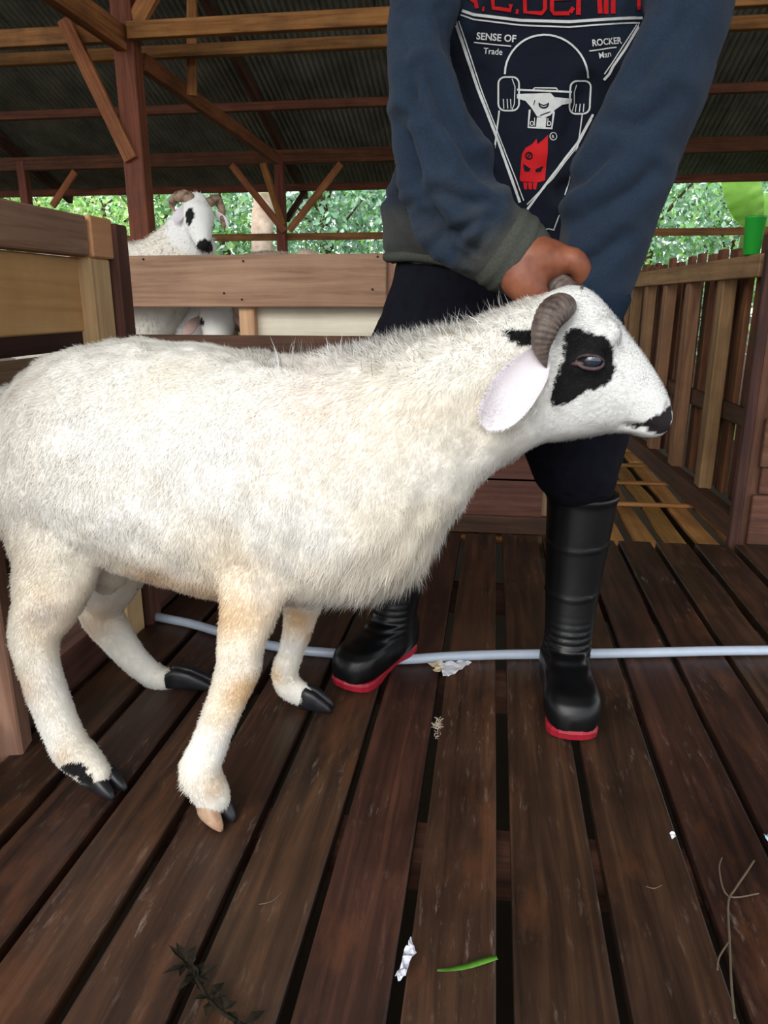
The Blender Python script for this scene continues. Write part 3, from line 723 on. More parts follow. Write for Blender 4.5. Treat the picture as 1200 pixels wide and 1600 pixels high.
aL = [pr(1015, -160, 1.20, 0), pr(1046, 60, 1.14, 0), pr(1012, 190, 1.13, 0), pr(975, 300, 1.12, 0), pr(922, 482, 1.12, 0)]
tR, dR = seg_field(aR, HV); tL, dL = seg_field(aL, HV)
onR = sstep(.085, .066, dR); onL = sstep(.09, .072, dL)
# folds: sleeve creases run across and spiral, body folds hang from the shoulders
def crease(x): return 1 - np.abs(np.sin(x)) ** .6            # soft plateaus with sharper valleys
diag = HV @ np.array([.55, .25, .8])
fold = -.015 * crease(diag * 26 + 2.2 * vnoise(HV, 7, 2)) * onR * (.25 + .75 * sstep(.25, .6, tR)) * (.5 + .5 * vnoise(HV, 6, 14))
diag2 = HV @ np.array([-.7, .3, .6])
fold += -.012 * crease(diag2 * 20 + 2.2 * vnoise(HV, 6, 4)) * onL * (.5 + .5 * vnoise(HV, 5, 15))
body = (1 - onR) * (1 - onL)
fold += body * (.006 * vnoise(HV * np.array([1, 1, .35]), 17, 6) + .004 * np.sin(HV[:, 0] * 60 + 30 * HV[:, 2] + 2 * vnoise(HV, 8, 8)) * sstep(.95, .82, HV[:, 2]))
fold += .0022 * fbm(HV, 40, 12)
# the deep creases where the sleeves bend and the cloth bunches
vis = (HN @ -_F) > -.1
def groove(pts, depth, wpx):
    global fold
    q = np.array(densify_(pts, 6)); d = np.full(len(HV), 1e9)
    for a in q: d = np.minimum(d, np.hypot(pxm - a[0], pym - a[1]))
    end = np.minimum(np.hypot(pxm - q[0][0], pym - q[0][1]), np.hypot(pxm - q[-1][0], pym - q[-1][1])); tap = sstep(0, 40, end + 12)
    fold = fold + vis * tap * depth * (-np.exp(-(d / wpx) ** 2) + .55 * np.exp(-((d - 2.3 * wpx) / (1.5 * wpx)) ** 2))
def densify_(pts, step):
    out = []
    for a, b in zip(pts[:-1], pts[1:]):
        k = max(1, int(math.dist(a, b) / step)); out += [(a[0] + (b[0] - a[0]) * i / k, a[1] + (b[1] - a[1]) * i / k) for i in range(k)]
    return out + [tuple(pts[-1])]
for pts, dp, wp_ in (([(630, 190), (655, 285), (695, 350), (745, 395), (792, 430)], .014, 10), ([(665, 110), (700, 190), (735, 245), (770, 285)], .010, 10), ([(685, 300), (735, 318), (775, 318)], .009, 8), ([(640, 120), (665, 200), (690, 255)], .008, 9),
                     ([(690, 372), (735, 352), (775, 335)], .008, 7), ([(735, 405), (750, 375), (772, 350)], .009, 7), ([(768, 420), (775, 385), (795, 360)], .007, 6), ([(625, 60), (645, 120), (650, 180)], .006, 8),
                     ([(655, 320), (690, 370), (735, 412), (770, 425)], .012, 9), ([(622, 340), (650, 385), (690, 420)], .010, 10), ([(640, 300), (648, 340)], .008, 8),
                     ([(875, 300), (910, 280), (955, 235)], .010, 10), ([(878, 360), (930, 330), (985, 300), (1020, 270)], .008, 12), ([(985, 140), (1015, 100), (1060, 40), (1080, 0)], .008, 12), ([(900, 420), (940, 400), (975, 370)], .007, 10), ([(960, 200), (1010, 190), (1060, 150)], .006, 12),
                     ([(690, 20), (715, 120), (745, 210)], .008, 10), ([(870, 330), (880, 230), (915, 130)], .006, 12), ([(745, 120), (790, 260), (815, 330)], .004, 14)):
    groove(pts, dp, wp_)
fold = fold * (1 - sstep(.80, .92, tR) * onR)
HV2 = HV + HN * fold[:, None]
HV2[:, 2] += .05 * sstep(.06, -.17, HV[:, 0]) * sstep(.95, .78, HV[:, 2]) * body
hem = sstep(.765, .745, HV[:, 2]) * body; HV2[:, :2] -= (HN * (hem * .006)[:, None])[:, :2]
# cuff: a knitted band at the end of the sleeve
set_verts(shirt_me, HV2)
navy = np.array([.016, .027, .047]); panel = np.array([.009, .012, .022]); grey = np.array([.048, .050, .046])
n = fbm(HV, 22, 3)
col = np.tile(navy, (len(HV), 1)) * (1 + .2 * n)[:, None]
wp = (body * sstep(1.36, 1.28, HV[:, 1]))[:, None]; col = col * (1 - wp) + panel * wp
g = np.clip(sstep(.86, .79, HV[:, 2] + .02 * n) * body * sstep(.05, -.05, HV[:, 0]) + sstep(.80, .92, tR + .05 * n) * onR, 0, 1)
dusty = .35 * onR * sstep(.45, .75, tR) * sstep(.0, .5, n)
g = np.clip(np.maximum(g, dusty), 0, 1)[:, None]; col = col * (1 - g) + grey * (1 + .25 * n)[:, None] * g
set_col(shirt_me, np.clip(col, 0, 1))
cloth_mat = attr_mat('sweatshirt_cloth', .9, .1, sheen=.06, nscale=420, bump=.35, weave=.3)
shirt_me.materials.append(cloth_mat)
shirt = link(bpy.data.objects.new('sweatshirt', shirt_me), man); shirt['label'] = 'navy sweatshirt with white and red chest print'
cuff_mat = plain('cuff_knit', '#484a44', .95, .1, noise=.3, nscale=300, bump=.4)
v, f = tube([pr(782, 385, 1.092, .0565), pr(797, 395, 1.095, .057), pr(810, 404, 1.098, .054)], 28, 4, ridge=.02, ridge_n=2); mesh_obj('cuff', v, f, cuff_mat, shirt, True)
v, f = tube([pr(927, 462, 1.12, .053), pr(921, 492, 1.12, .047)], 24, 4); mesh_obj('cuff', v, f, plain('dark_cuff_knit', '#1f2b3c', .95, .1, noise=.3, nscale=300, bump=.4), shirt, True)
hv = catmull([(-.005 + .194 * math.cos(a), 1.40 + .130 * math.sin(a), .747 + .004 * math.sin(3 * a) + .05 * float(sstep(.06, -.17, -.005 + .194 * math.cos(a))), .009) for a in np.linspace(0, 2 * math.pi, 25)], 2)
v, f = tube([tuple(r) for r in hv], 10, 1); mesh_obj('hem', v, f, cuff_mat, shirt, True)

# --- chest print: ink lying on the cloth
SHB = BVHTree.FromPolygons([tuple(map(float, x)) for x in HV2], [tuple(p.vertices) for p in shirt_me.polygons])
def ray_dir(x, y): return ((x - 600) / F_PX) * _R - ((y - 800) / F_PX) * _U + _F
def on_cloth(x, y, off=.0012, bvh=None):
    d = Vector(ray_dir(x, y)).normalized(); o = Vector(_C)
    t = TBVH.ray_cast(o, d); h = (bvh or SHB).ray_cast(o, d)
    if h[0] is None or (bvh is None and (t[0] is None or t[3] - h[3] > .03)): return None
    nrm = h[1] if h[1].dot(d) < 0 else -h[1]
    return np.array(h[0] + nrm * off)
def decal(name, polys, mat, parent, off=.0012, step=7, bvh=None):
    """polys in the plane of the photograph, cut into small pieces and laid on the cloth"""
    bm = bmesh.new()
    for poly in polys:
        vs = [bm.verts.new((x, y, 0)) for x, y in poly]
        try: bm.faces.new(vs)
        except ValueError: pass
    bmesh.ops.triangulate(bm, faces=bm.faces[:])
    for _ in range(4):
        es = [e for e in bm.edges if e.calc_length() > step]
        if not es: break
        bmesh.ops.subdivide_edges(bm, edges=es, cuts=1); bmesh.ops.triangulate(bm, faces=[f for f in bm.faces if len(f.verts) > 3])
    bad = []
    for v in bm.verts:
        p = on_cloth(v.co.x, v.co.y, off, bvh)
        if p is None: bad.append(v)
        else: v.co = Vector(p)
    bmesh.ops.delete(bm, geom=bad, context='VERTS')
    longe = [f for f in bm.faces if max(e.calc_length() for e in f.edges) > .03]
    bmesh.ops.delete(bm, geom=longe, context='FACES')
    me = bpy.data.meshes.new(name); bm.to_mesh(me); bm.free(); me.materials.append(mat)
    return link(bpy.data.objects.new(name, me), parent)
def stroke(pts, w, closed=False):
    """polyline -> quads"""
    out = []; pts = [np.array(p, float) for p in pts]
    if closed: pts = pts + [pts[0]]
    nn = []
    for i in range(len(pts)):
        a = pts[i - 1] if i > 0 else (pts[-2] if closed else pts[0]); b = pts[i + 1] if i < len(pts) - 1 else (pts[1] if closed else pts[-1])
        d = b - a; d /= (np.linalg.norm(d) + 1e-9); nn.append(np.array([-d[1], d[0]]) * w / 2)
    for i in range(len(pts) - 1):
        out.append([tuple(pts[i] + nn[i]), tuple(pts[i + 1] + nn[i + 1]), tuple(pts[i + 1] - nn[i + 1]), tuple(pts[i] - nn[i])])
    return out
def densify(pts, step=12):
    out = []
    for a, b in zip(pts[:-1], pts[1:]):
        a, b = np.array(a, float), np.array(b, float); k = max(1, int(np.linalg.norm(b - a) / step))
        out += [tuple(a + (b - a) * i / k) for i in range(k)]
    return out + [tuple(pts[-1])]
ink = plain('white_ink', '#d6d8d6', .8, .2, noise=.15, nscale=200); red_ink = plain('red_ink', '#c4161c', .75, .25, noise=.15, nscale=200)
def zc(x, y): return (680 + x * .3, y * .3)          # notes taken on an enlargement of the chest
W = []
# triangle, thick and thin line
tri_out = [zc(80, 35), zc(200, 75), zc(450, 105), zc(700, 112), zc(960, 95), zc(1082, 90)]
W += stroke(densify(tri_out), 4.6); W += stroke(densify([zc(110, 68), zc(200, 100), zc(450, 130), zc(700, 140), zc(960, 120), zc(1065, 118)]), 2.4)
W += stroke(densify([zc(80, 30), zc(225, 470), zc(330, 740), zc(440, 1055)]), 4.4); W += stroke(densify([zc(110, 66), zc(245, 480), zc(350, 750), zc(462, 1045)]), 1.8)
W += stroke(densify([zc(1068, 120), zc(985, 260), zc(925, 345), zc(905, 385), zc(878, 415)]), 4.0); W += stroke(densify([zc(1048, 128), zc(960, 265), zc(918, 330), zc(880, 385)]), 1.8)
W += stroke(densify([zc(822, 595), zc(740, 745), zc(620, 900), zc(480, 1090)]), 3.6); W += stroke(densify([zc(815, 620), zc(735, 770), zc(610, 930), zc(478, 1065)]), 1.6)
# skateboard outline
nose = [zc(600 + 217 * math.cos(a) * (1 - .02 * math.sin(a)) - 20, 395 - 215 * math.sin(a) + 10 * math.cos(a)) for a in np.linspace(math.pi, 0, 22)]
W += stroke(nose, 3.0); W += stroke(densify([zc(335, 575), zc(320, 690), zc(288, 905)]), 2.6); W += stroke(densify([zc(768, 590), zc(745, 750), zc(700, 930), zc(660, 1080), zc(615, 1195)]), 1.8)
# wheels
def rrect(x0, y0, x1, y1, r, sk=0):
    pts = []
    for cx, cy, a0 in ((x1 - r, y0 + r, -90), (x1 - r, y1 - r, 0), (x0 + r, y1 - r, 90), (x0 + r, y0 + r, 180)):
        for k in range(5): a = math.radians(a0 + k * 22.5); pts.append((cx + r * math.cos(a), cy + r * math.sin(a)))
    return [zc(x + sk * (y - (y0 + y1) / 2), y) for x, y in pts]
W += stroke(rrect(330, 400, 436, 575, 34, .0), 2.6, True); W += stroke(rrect(700, 420, 808, 592, 34, -.05), 2.6, True)
W += stroke([zc(400, 410), zc(415, 450), zc(412, 540), zc(400, 570)], 1.4); W += stroke([zc(735, 440), zc(722, 480), zc(722, 540), zc(712, 580)], 1.4)
for x in (355, 375, 392): W += stroke([zc(x, 515), zc(x + 3, 565)], 1.4)
for x in (730, 752, 772): W += stroke([zc(x + 4, 540), zc(x, 582)], 1.4)
# truck: axle, hanger, base plate
W += stroke([zc(425, 466), zc(710, 478)], 3.0); W += stroke([zc(510, 466), zc(518, 456), zc(630, 458), zc(638, 468)], 2.0)
W += [[zc(425, 490), zc(520, 502), zc(540, 485), zc(600, 482), zc(622, 505), zc(710, 512), zc(708, 535), zc(660, 545), zc(625, 570), zc(600, 600), zc(570, 612), zc(530, 606), zc(500, 560), zc(470, 525), zc(425, 512)]]
W += stroke([zc(492, 570), zc(484, 662), zc(606, 668), zc(618, 580)], 3.2)
W += [[zc(530, 610), zc(525, 660), zc(575, 662), zc(580, 612)]]
for cx in (503, 593): W += stroke([zc(cx + 9 * math.cos(a), 642 + 11 * math.sin(a)) for a in np.linspace(0, 2 * math.pi, 10)[:-1]], 1.5, True)
W += stroke([zc(517, 612), zc(517, 655)], 1.2); W += stroke([zc(588, 615), zc(584, 655)], 1.2)
# trademark ring and hidden print at the hem
W += stroke([zc(614 + 17 * math.cos(a), 709 + 20 * math.sin(a)) for a in np.linspace(0, 2 * math.pi, 14)[:-1]], 1.3, True)
W += stroke([zc(468, 1152), zc(500, 1150), zc(490, 1175)], 1.5)
W += stroke([zc(560, 1195), zc(590, 1190), zc(618, 1198)], 1.5)
# rules under the small words
W += stroke(densify([zc(202, 220), zc(396, 240)]), 1.9); W += stroke(densify([zc(802, 265), zc(942, 246)]), 1.9)
decal('chest_print', W, ink, shirt)['kind'] = 'stuff'
# dark pivot ring of the truck
dk = plain('dark_ink', '#10141f', .85, .2)
decal('print_detail', stroke([zc(565 + 24 * math.cos(a), 540 + 20 * math.sin(a)) for a in np.linspace(-.3, math.pi + .3, 12)], 2.2) + stroke([zc(545, 540), zc(565, 548), zc(585, 540)], 1.6) + stroke([zc(545, 600), zc(600, 580)], 1.2) + stroke([zc(520, 520), zc(512, 545)], 1.2), dk, shirt, off=.0020)
# lettering
def text_polys(txt, x, y, size, ang=0, bold=0.0, squeeze=1.0):
    cu = bpy.data.curves.new('t', 'FONT'); cu.body = txt; cu.size = size; cu.offset = bold; cu.resolution_u = 3
    o = bpy.data.objects.new('t', cu); COL.objects.link(o); dg = bpy.context.evaluated_depsgraph_get(); dg.update()
    me = bpy.data.meshes.new_from_object(o.evaluated_get(dg)); ca, sa = math.cos(ang), math.sin(ang); out = []
    for p in me.polygons:
        pp = [me.vertices[i].co for i in p.vertices]; out.append([(x + q.x * squeeze * ca + q.y * sa, y + q.x * squeeze * sa - q.y * ca) for q in pp])
    bpy.data.objects.remove(o); bpy.data.meshes.remove(me); return out
for tx, x, y, sz, an, bo, sq in (('SENSE OF', 214, 203, 15.5, .075, .35, .94), ('Trade', 252, 280, 14, .06, .05, .88), ('ROCKER', 817, 240, 14.5, -.10, .35, .82), ('Man', 852, 305, 13.5, -.17, .1, .85), ('R', 606, 717, 6, 0, .15, 1)):
    decal('printed_word', text_polys(tx, *zc(x, y), sz, an, bo, sq), ink, shirt, step=6)['kind'] = 'stuff'
# big squared red letters along the chest, R.C.DENIM
RD = []
def rl(pts, w=9): RD.extend(stroke([zc(*p) for p in pts], w * .72))
rl([(122, 40), (118, -40), (118, -115), (205, -105), (210, -40), (150, -32)]); rl([(150, -32), (212, 10), (218, 42)])
rl([(246, 44), (258, 46)], 10)
rl([(395, -95), (310, -102), (300, -20), (305, 40), (392, 52), (394, 20)])
rl([(420, 58), (434, 60)], 10)
rl([(465, -85), (468, 62), (555, 68), (572, 45), (570, -60), (545, -85), (465, -90)])
rl([(700, 68), (618, 68), (608, 50), (608, -80), (700, -80), (702, -10), (612, -8)]); rl([(702, 64), (720, 38)])
rl([(745, 76), (748, -80), (800, -82), (852, -60), (858, 70)], 10)
rl([(888, 72), (890, -85)], 10)
rl([(926, 70), (928, -85), (985, -88)], 10); rl([(985, -88), (1000, -60), (1004, -10)]); rl([(985, -88), (1058, -90), (1064, 48)], 9)
decal('red_lettering', RD, red_ink, shirt)
# red flame emblem with dark eyes and square teeth
em = [zc(*p) for p in ((440, 935), (447, 850), (452, 800), (470, 770), (505, 750), (528, 722), (532, 752), (560, 730), (588, 700), (586, 760), (568, 790), (585, 800), (578, 850), (572, 940), (540, 950), (450, 945))]
EM = [em] + [[zc(458 + 26 * k, 950), zc(480 + 26 * k, 951), zc(478 + 24 * k, 988), zc(464 + 23 * k, 984)] for k in range(3)]
decal('flame_emblem', EM, red_ink, shirt)
EY = [[zc(457, 852), zc(497, 878), zc(488, 893), zc(464, 890)], [zc(563, 862), zc(520, 882), zc(526, 896), zc(550, 892)]]
EY += stroke([zc(488 + 17 * math.cos(a), 810 + 17 * math.sin(a)) for a in np.linspace(0, 2 * math.pi, 12)[:-1]], 2.4, True) + stroke([zc(476, 826), zc(496, 800)], 2)
decal('emblem_detail', EY, dk, shirt, off=.0020)

# --- trousers
HIPX = .0
legA = tube([(-.09, 1.40, .70, .115), (-.125, 1.385, .60, .112), (-.15, 1.37, .50, .095), (-.165, 1.36, .42, .082), (-.155, 1.38, .33, .066), (-.15, 1.39, .28, .055)], 22, 5)
legB = tube([(.10, 1.40, .70, .115), (.125, 1.36, .60, .108), (.145, 1.31, .50, .092), (.150, 1.30, .435, .077), (.160, 1.315, .395, .057), (.165, 1.325, .36, .048), (.166, 1.325, .31, .045)], 22, 5)
pelvis = zloft([(.60, .0, 1.40, .13, .09), (.65, .0, 1.40, .185, .12), (.72, -.003, 1.40, .19, .125), (.80, 0, 1.40, .18, .12), (.86, .01, 1.39, .16, .11)], 4)
tr_me = remesh([pelvis, legA, legB], .006, 5, .5)
v_ = verts_np(tr_me); n_ = normals_np(tr_me)
v_ += n_ * (.006 * np.sin(v_[:, 2] * 55 + 18 * v_[:, 0] + 3 * vnoise(v_, 10, 3)) * sstep(.62, .45, v_[:, 2]) * .6 + .006 * vnoise(v_, 14, 7) + .003 * fbm(v_, 40, 2))[:, None]
set_verts(tr_me, v_)
tr_me.materials.append(plain('navy_trouser_cloth', '#12131d', .9, .12, c2='#0b0b12', nscale=60, bump=.3))
trous = link(bpy.data.objects.new('trousers', tr_me), man); trous['label'] = 'black navy trousers with blue side flashes tucked into boots'
TRB = BVHTree.FromPolygons([tuple(map(float, x)) for x in v_], [tuple(p.vertices) for p in tr_me.polygons])
decal('side_flash', [[(588, 458), (593, 456), (591, 470), (585, 472)], [(585, 475), (592, 472), (588, 490), (581, 492)], [(580, 495), (588, 492), (583, 508), (577, 512)]], plain('blue_flash', '#1d4f9c', .7, .3), trous, bvh=TRB)

# --- boots with red soles
rubber = plain('black_rubber', '#090a0c', .36, .3, c2='#060607', nscale=25, bump=.06); sole_mat = plain('red_rubber', '#96182a', .5, .4, noise=.25, nscale=60)
def boot(ankle, toe, top, rtop, label, lift=0.0):
    """ankle/toe on the floor, shaft top point"""
    a, t, tp = np.array(ankle, float), np.array(toe, float), np.array(top, float)
    d = t - a; l = np.linalg.norm(d[:2]); d2 = np.array([d[0], d[1], 0]) / l; s = np.array([-d2[1], d2[0], 0])
    root_z = .011
    # foot, heel to toe: (t along, half width, top z)
    rings = []
    for u, w, h in catmull([(-.34, .018, .055), (-.30, .032, .085), (-.18, .040, .10), (.0, .043, .11), (.3, .042, .10), (.5, .046, .084), (.70, .0495, .076), (.84, .046, .070), (.94, .037, .060), (1.0, .025, .048), (1.03, .011, .036)], 4):
        zb = root_z + lift * max(0, .35 - u); c = a + d2 * l * u
        rings.append((np.array([c[0], c[1], zb + (h) / 2]), s * w, np.array([0, 0, h / 2])))
    foot = loft_rings(rings, 2.7, 32)
    sh = tp - a
    rows = []
    for k, r in ((.10, .045), (.2, .044), (.30, .0435), (.42, .046), (.6, .052), (.8, .058), (1.0, rtop)):
        c = a + sh * k + d2 * .012 * math.exp(-((k - .25) / .2) ** 2); c[2] = .02 + (tp[2] - .02) * k
        rows.append((*c, r))
    q = catmull(rows, 5)
    shaft = loft_rings([(r[:3], d2 * r[3] * 1.06, s * r[3]) for r in q], 2.0, 28)
    me = remesh([foot, shaft], .0042, 6, .5)
    v = verts_np(me); nn = normals_np(me)
    h = (v[:, 2] - .02) / (tp[2] - .02); front = ((v - a) @ d2)
    rib = np.exp(-((h - .27) / .09) ** 2) * sstep(-.01, .03, front) * .0016 * np.sin(v[:, 2] * 2 * math.pi / .0125)
    for k in (.52, .76): rib = rib + .0022 * np.exp(-((v[:, 2] - (.02 + (tp[2] - .02) * k + .006 * np.cos((v - a) @ s / .05 * 1.2) * -1)) / .0022) ** 2)
    rib = rib + .003 * np.exp(-((h - .985) / .018) ** 2)
    v += nn * rib[:, None]; set_verts(me, v); me.materials.append(rubber)
    o = link(bpy.data.objects.new('boot', me), man); o['label'] = label
    # sole
    out = []
    for u, w in ((-.345, .008), (-.33, .020), (-.28, .027), (-.18, .029), (-.05, .025), (.1, .022), (.3, .025), (.5, .036), (.68, .043), (.82, .0435), (.92, .038), (1.0, .027), (1.045, .011)):
        out.append((u, w))
    vs, fs = [], []
    prof = [(-1, w) for w in ()]
    loop = [(u, w) for u, w in out] + [(u, -w) for u, w in out[::-1]]
    nl = len(loop)
    for lay, (zz, sc) in enumerate(((0.0, .94), (.004, .99), (.015, 1.01), (.020, .97))):
        for u, w in loop:
            c = a + d2 * l * (.35 + (u - .35) * sc) + s * w * sc
            arch = .010 * math.exp(-((u - .12) / .13) ** 2) if lay == 0 else 0
            vs.append((c[0], c[1], .0005 + zz + arch + lift * max(0, .35 - u) + .006 * max(0, u - .85) / .15))
    for lay in range(3):
        for k in range(nl): fs.append((lay * nl + k, lay * nl + (k + 1) % nl, (lay + 1) * nl + (k + 1) % nl, (lay + 1) * nl + k))
    fs.append(tuple(range(nl - 1, -1, -1))); fs.append(tuple(3 * nl + k for k in range(nl)))
    so = mesh_obj('sole', vs, fs, sole_mat, o); so['label'] = 'red rubber sole'
boot((.150, 1.285, 0), (.160, 1.122, 0), (.168, 1.33, .388), .0635, 'black rubber boot with toe pointing at the viewer')
boot((-.180, 1.36, 0), (-.262, 1.235, 0), (-.150, 1.395, .36), .061, 'black rubber boot half hidden behind the sheep chest', lift=.03)

# --- body: head, neck, arms, hands and legs in one skin
head_c = np.array([.075, .985, 1.425]); hd = np.array([0.0, -.55, -.83]); hd /= np.linalg.norm(hd)      # face looks down at the sheep
hu = np.array([0, -.83, .55]); hs = np.array([1.0, 0, 0])
def hl(a, b, c, r): p = head_c + hs * a + hu * b + hd * c; return (*p, r)
body_parts = [zloft([(z, x, y, rx * .80, ry * .78) for z, x, y, rx, ry in T_ROWS[1:-1]], 3)]
body_parts.append(tube([(.072, 1.12, 1.29, .055), (.074, 1.06, 1.35, .05), (.075, 1.01, 1.40, .052)], 16, 4))
body_parts.append(tube([hl(0, .05, -.02, .062), hl(0, .03, .0, .074), hl(0, -.02, .01, .070), hl(0, -.065, .02, .052), hl(0, -.095, .03, .034)], 24, 5))
body_parts.append(tube([hl(0, .015, .070, .010), hl(0, -.02, .088, .013), hl(0, -.028, .086, .014)], 10, 3))          # nose
for sg in (-1, 1):
    body_parts.append(tube([hl(sg * .072, .02, -.005, .012), hl(sg * .080, .0, -.008, .014), hl(sg * .074, -.028, -.004, .010)], 10, 3))   # ears
    body_parts.append(tube([hl(sg * .02, -.062, .064, .007), hl(sg * .0, -.060, .070, .008)], 8, 2))        # lips
    body_parts.append(tube([hl(sg * .045, .022, .058, .010), hl(sg * .015, .024, .068, .009)], 8, 2))       # brow
body_parts.append(tube([pr(700, -140, 1.21, .045), pr(660, 0, 1.14, .030), pr(667, 170, 1.10, .033), pr(688, 262, 1.09, .040), pr(740, 345, 1.09, .036), pr(785, 388, 1.092, .034), pr(810, 406, 1.097, .036)], 16, 5))
body_parts.append(tube([pr(1015, -140, 1.20, .05), pr(1066, 20, 1.15, .036), pr(985, 270, 1.125, .042), pr(935, 440, 1.12, .034), pr(918, 500, 1.12, .030)], 16, 5))
# right hand closing on the far horn
body_parts.append(tube([pr(798, 400, 1.096, .040), pr(818, 408, 1.100, .042), pr(838, 412, 1.108, .038), pr(862, 414, 1.116, .030), pr(880, 414, 1.12, .024)], 18, 4))
body_parts.append(tube([pr(818, 408, 1.076, .036), pr(842, 407, 1.075, .034), pr(862, 408, 1.076, .027), pr(880, 410, 1.080, .020)], 14, 4))
body_parts.append(tube([pr(812, 414, 1.078, .034), pr(818, 436, 1.066, .032), pr(830, 456, 1.062, .0245), pr(846, 474, 1.070, .016), pr(860, 486, 1.085, .012)], 16, 4))     # thumb and its base
for k in range(4):
    dy = .023 * k; e = (0, 2, -1, -7)[k]
    body_parts.append(tube([pr(846 + e, 400 - k, 1.090 + dy, .019), pr(860 + e, 398 - k, 1.078 + dy, .0215 - .001 * k), pr(878 + e, 402, 1.076 + dy, .0170 - .001 * k), pr(897 + e, 408, 1.072 + dy, .0175 - .001 * k), pr(909 + e, 424, 1.076 + dy, .0145 - .0008 * k), pr(908 + e, 446, 1.086 + dy, .0125), pr(896 + e, 468, 1.10 + dy, .0095), pr(884 + e, 478, 1.10 + dy, .0085)], 14, 4))
# left hand under the jaw, palm up behind the head
body_parts.append(tube([pr(918, 500, 1.12, .030), pr(914, 535, 1.125, .034), pr(908, 560, 1.125, .034)], 14, 4, flat=.6))
body_parts.append(tube([pr(926, 525, 1.115, .014), pr(940, 555, 1.112, .012), pr(942, 580, 1.110, .010)], 10, 3))
for k in range(4):
    x = 892 + 12 * k
    body_parts.append(tube([pr(x, 560, 1.125, .0105), pr(x, 592, 1.122, .0095), pr(x + 1, 615, 1.114, .0085), pr(x + 2, 632, 1.110, .007)], 10, 3))
for L_ in (((-.09, 1.40, .70, .09), (-.15, 1.37, .48, .066), (-.155, 1.37, .40, .046), (-.16, 1.38, .2, .034), (-.18, 1.37, .07, .032)), ((.10, 1.40, .70, .09), (.145, 1.305, .47, .060), (.158, 1.31, .38, .042), (.158, 1.31, .2, .034), (.15, 1.29, .07, .032))):
    body_parts.append(tube(list(L_), 14, 5))
body_parts.append(tube([(-.18, 1.36, .05, .025), (-.25, 1.25, .042, .018)], 10, 3)); body_parts.append(tube([(.15, 1.28, .05, .025), (.158, 1.17, .042, .018)], 10, 3))
body_me = remesh(body_parts, .0048, 3, .5)
skin = plain('brown_skin', '#8a543c', .5, .35, c2='#6e3c2a', nscale=34, bump=.2, trans=.06)
body_me.materials.append(skin)
body_o = link(bpy.data.objects.new('body', body_me), man)
# nails, eyes and hair
white_eye = plain('eye_white', '#ddd6cc', .3, .4); hair_mat = plain('black_hair', '#120e0c', .6, .3, noise=.4, nscale=120, bump=.5)
for sg in (-1, 1):
    v, f = tube([hl(sg * .030, .004, .0600, .0105), hl(sg * .030, .0041, .062, .0105)], 14, 1); o = mesh_obj('eye', v, f, white_eye, man, True)
    v, f = tube([hl(sg * .030, -.001, .0715, .004), hl(sg * .030, -.001, .0722, .004)], 12, 1); mesh_obj('pupil', v, f, hair_mat, o, True)
hairp = [tube([hl(0, .055, -.03, .066), hl(0, .075, .0, .062), hl(0, .06, .03, .052)], 20, 4), tube([hl(0, .02, -.045, .070), hl(0, -.03, -.045, .060)], 20, 4)]
hm = remesh(hairp, .006, 3); hm.materials.append(hair_mat); link(bpy.data.objects.new('hair', hm), man)

# ================================================================== THE SHEEP BEHIND THE FENCE
def back_sheep(label, parts, colf, lenf, n, seed, vox=.009, extra_comb=(-.4, 0, -.9)):
    me = remesh(parts, vox, 6, .5); v = verts_np(me); nn = normals_np(me)
    v += nn * (.006 * fbm(v, 14, seed))[:, None]; set_verts(me, v)
    c = v.mean(0); root = empty('sheep', (c[0], c[1], PZ), label=label, cat='sheep', group='sheep penned behind the board fence')
    set_col(me, colf(v) * .93); me.materials.append(skin_mat); link(bpy.data.objects.new('body', me), root)
    ec = np.array(extra_comb)
    def comb(p, nr):
        d = np.tile(ec, (len(p), 1)); d = d - nr * (d * nr).sum(1)[:, None]; d /= (np.linalg.norm(d, axis=1)[:, None] + 1e-6); return d, np.full(len(p), .6)
    w = link(bpy.data.objects.new('wool', grow(me, n, lenf, comb, colf, .0013, seed)), root); w['kind'] = 'stuff'
    return root
def qp(x, y, Y, r): return (*P(x, y, Y=Y), r)
def leg4(cx, y, xs, ys, ztop, r=.03):
    return [tube([(cx + a, y + b, ztop, r * 1.6), (cx + a, y + b, (ztop + PZ) / 2, r), (cx + a, y + b, PZ + .02, r * .9)], 12, 3) for a in xs for b in ys]
def foot_set(root, cx, y, xs, ys):
    for a in xs:
        for b in ys:
            v, f = tube([(cx + a, y + b + .01, PZ + .016, .024), (cx + a, y + b - .035, PZ + .012, .016)], 10, 3); mesh_obj('hoof', v, f, hoof_mat, root, True)
# the ram that looks over the fence
A_Y = 2.58
pa = [pairs_loft([(P(20, 470, Y=A_Y), P(20, 520, Y=A_Y), .06), (P(60, 395, Y=A_Y), P(60, 590, Y=A_Y), .14), (P(150, 380, Y=A_Y), P(150, 610, Y=A_Y), .17), (P(225, 376, Y=A_Y), P(240, 600, Y=A_Y), .16), (P(250, 360, Y=A_Y), P(290, 520, Y=A_Y), .13), (P(270, 340, Y=A_Y - .02), P(322, 440, Y=A_Y - .02), .09), (P(285, 322, Y=A_Y - .04), P(335, 385, Y=A_Y - .04), .07)], 4),
      tube([qp(308, 321, 2.53, .044), qp(309, 338, 2.505, .054), qp(312, 358, 2.47, .044), qp(317, 374, 2.445, .031), qp(319, 384, 2.435, .025)], 18, 4)]
cxA = P(150, 400, Y=A_Y)[0]; pa += leg4(cxA, A_Y, (-.18, .22), (-.08, .08), .5)
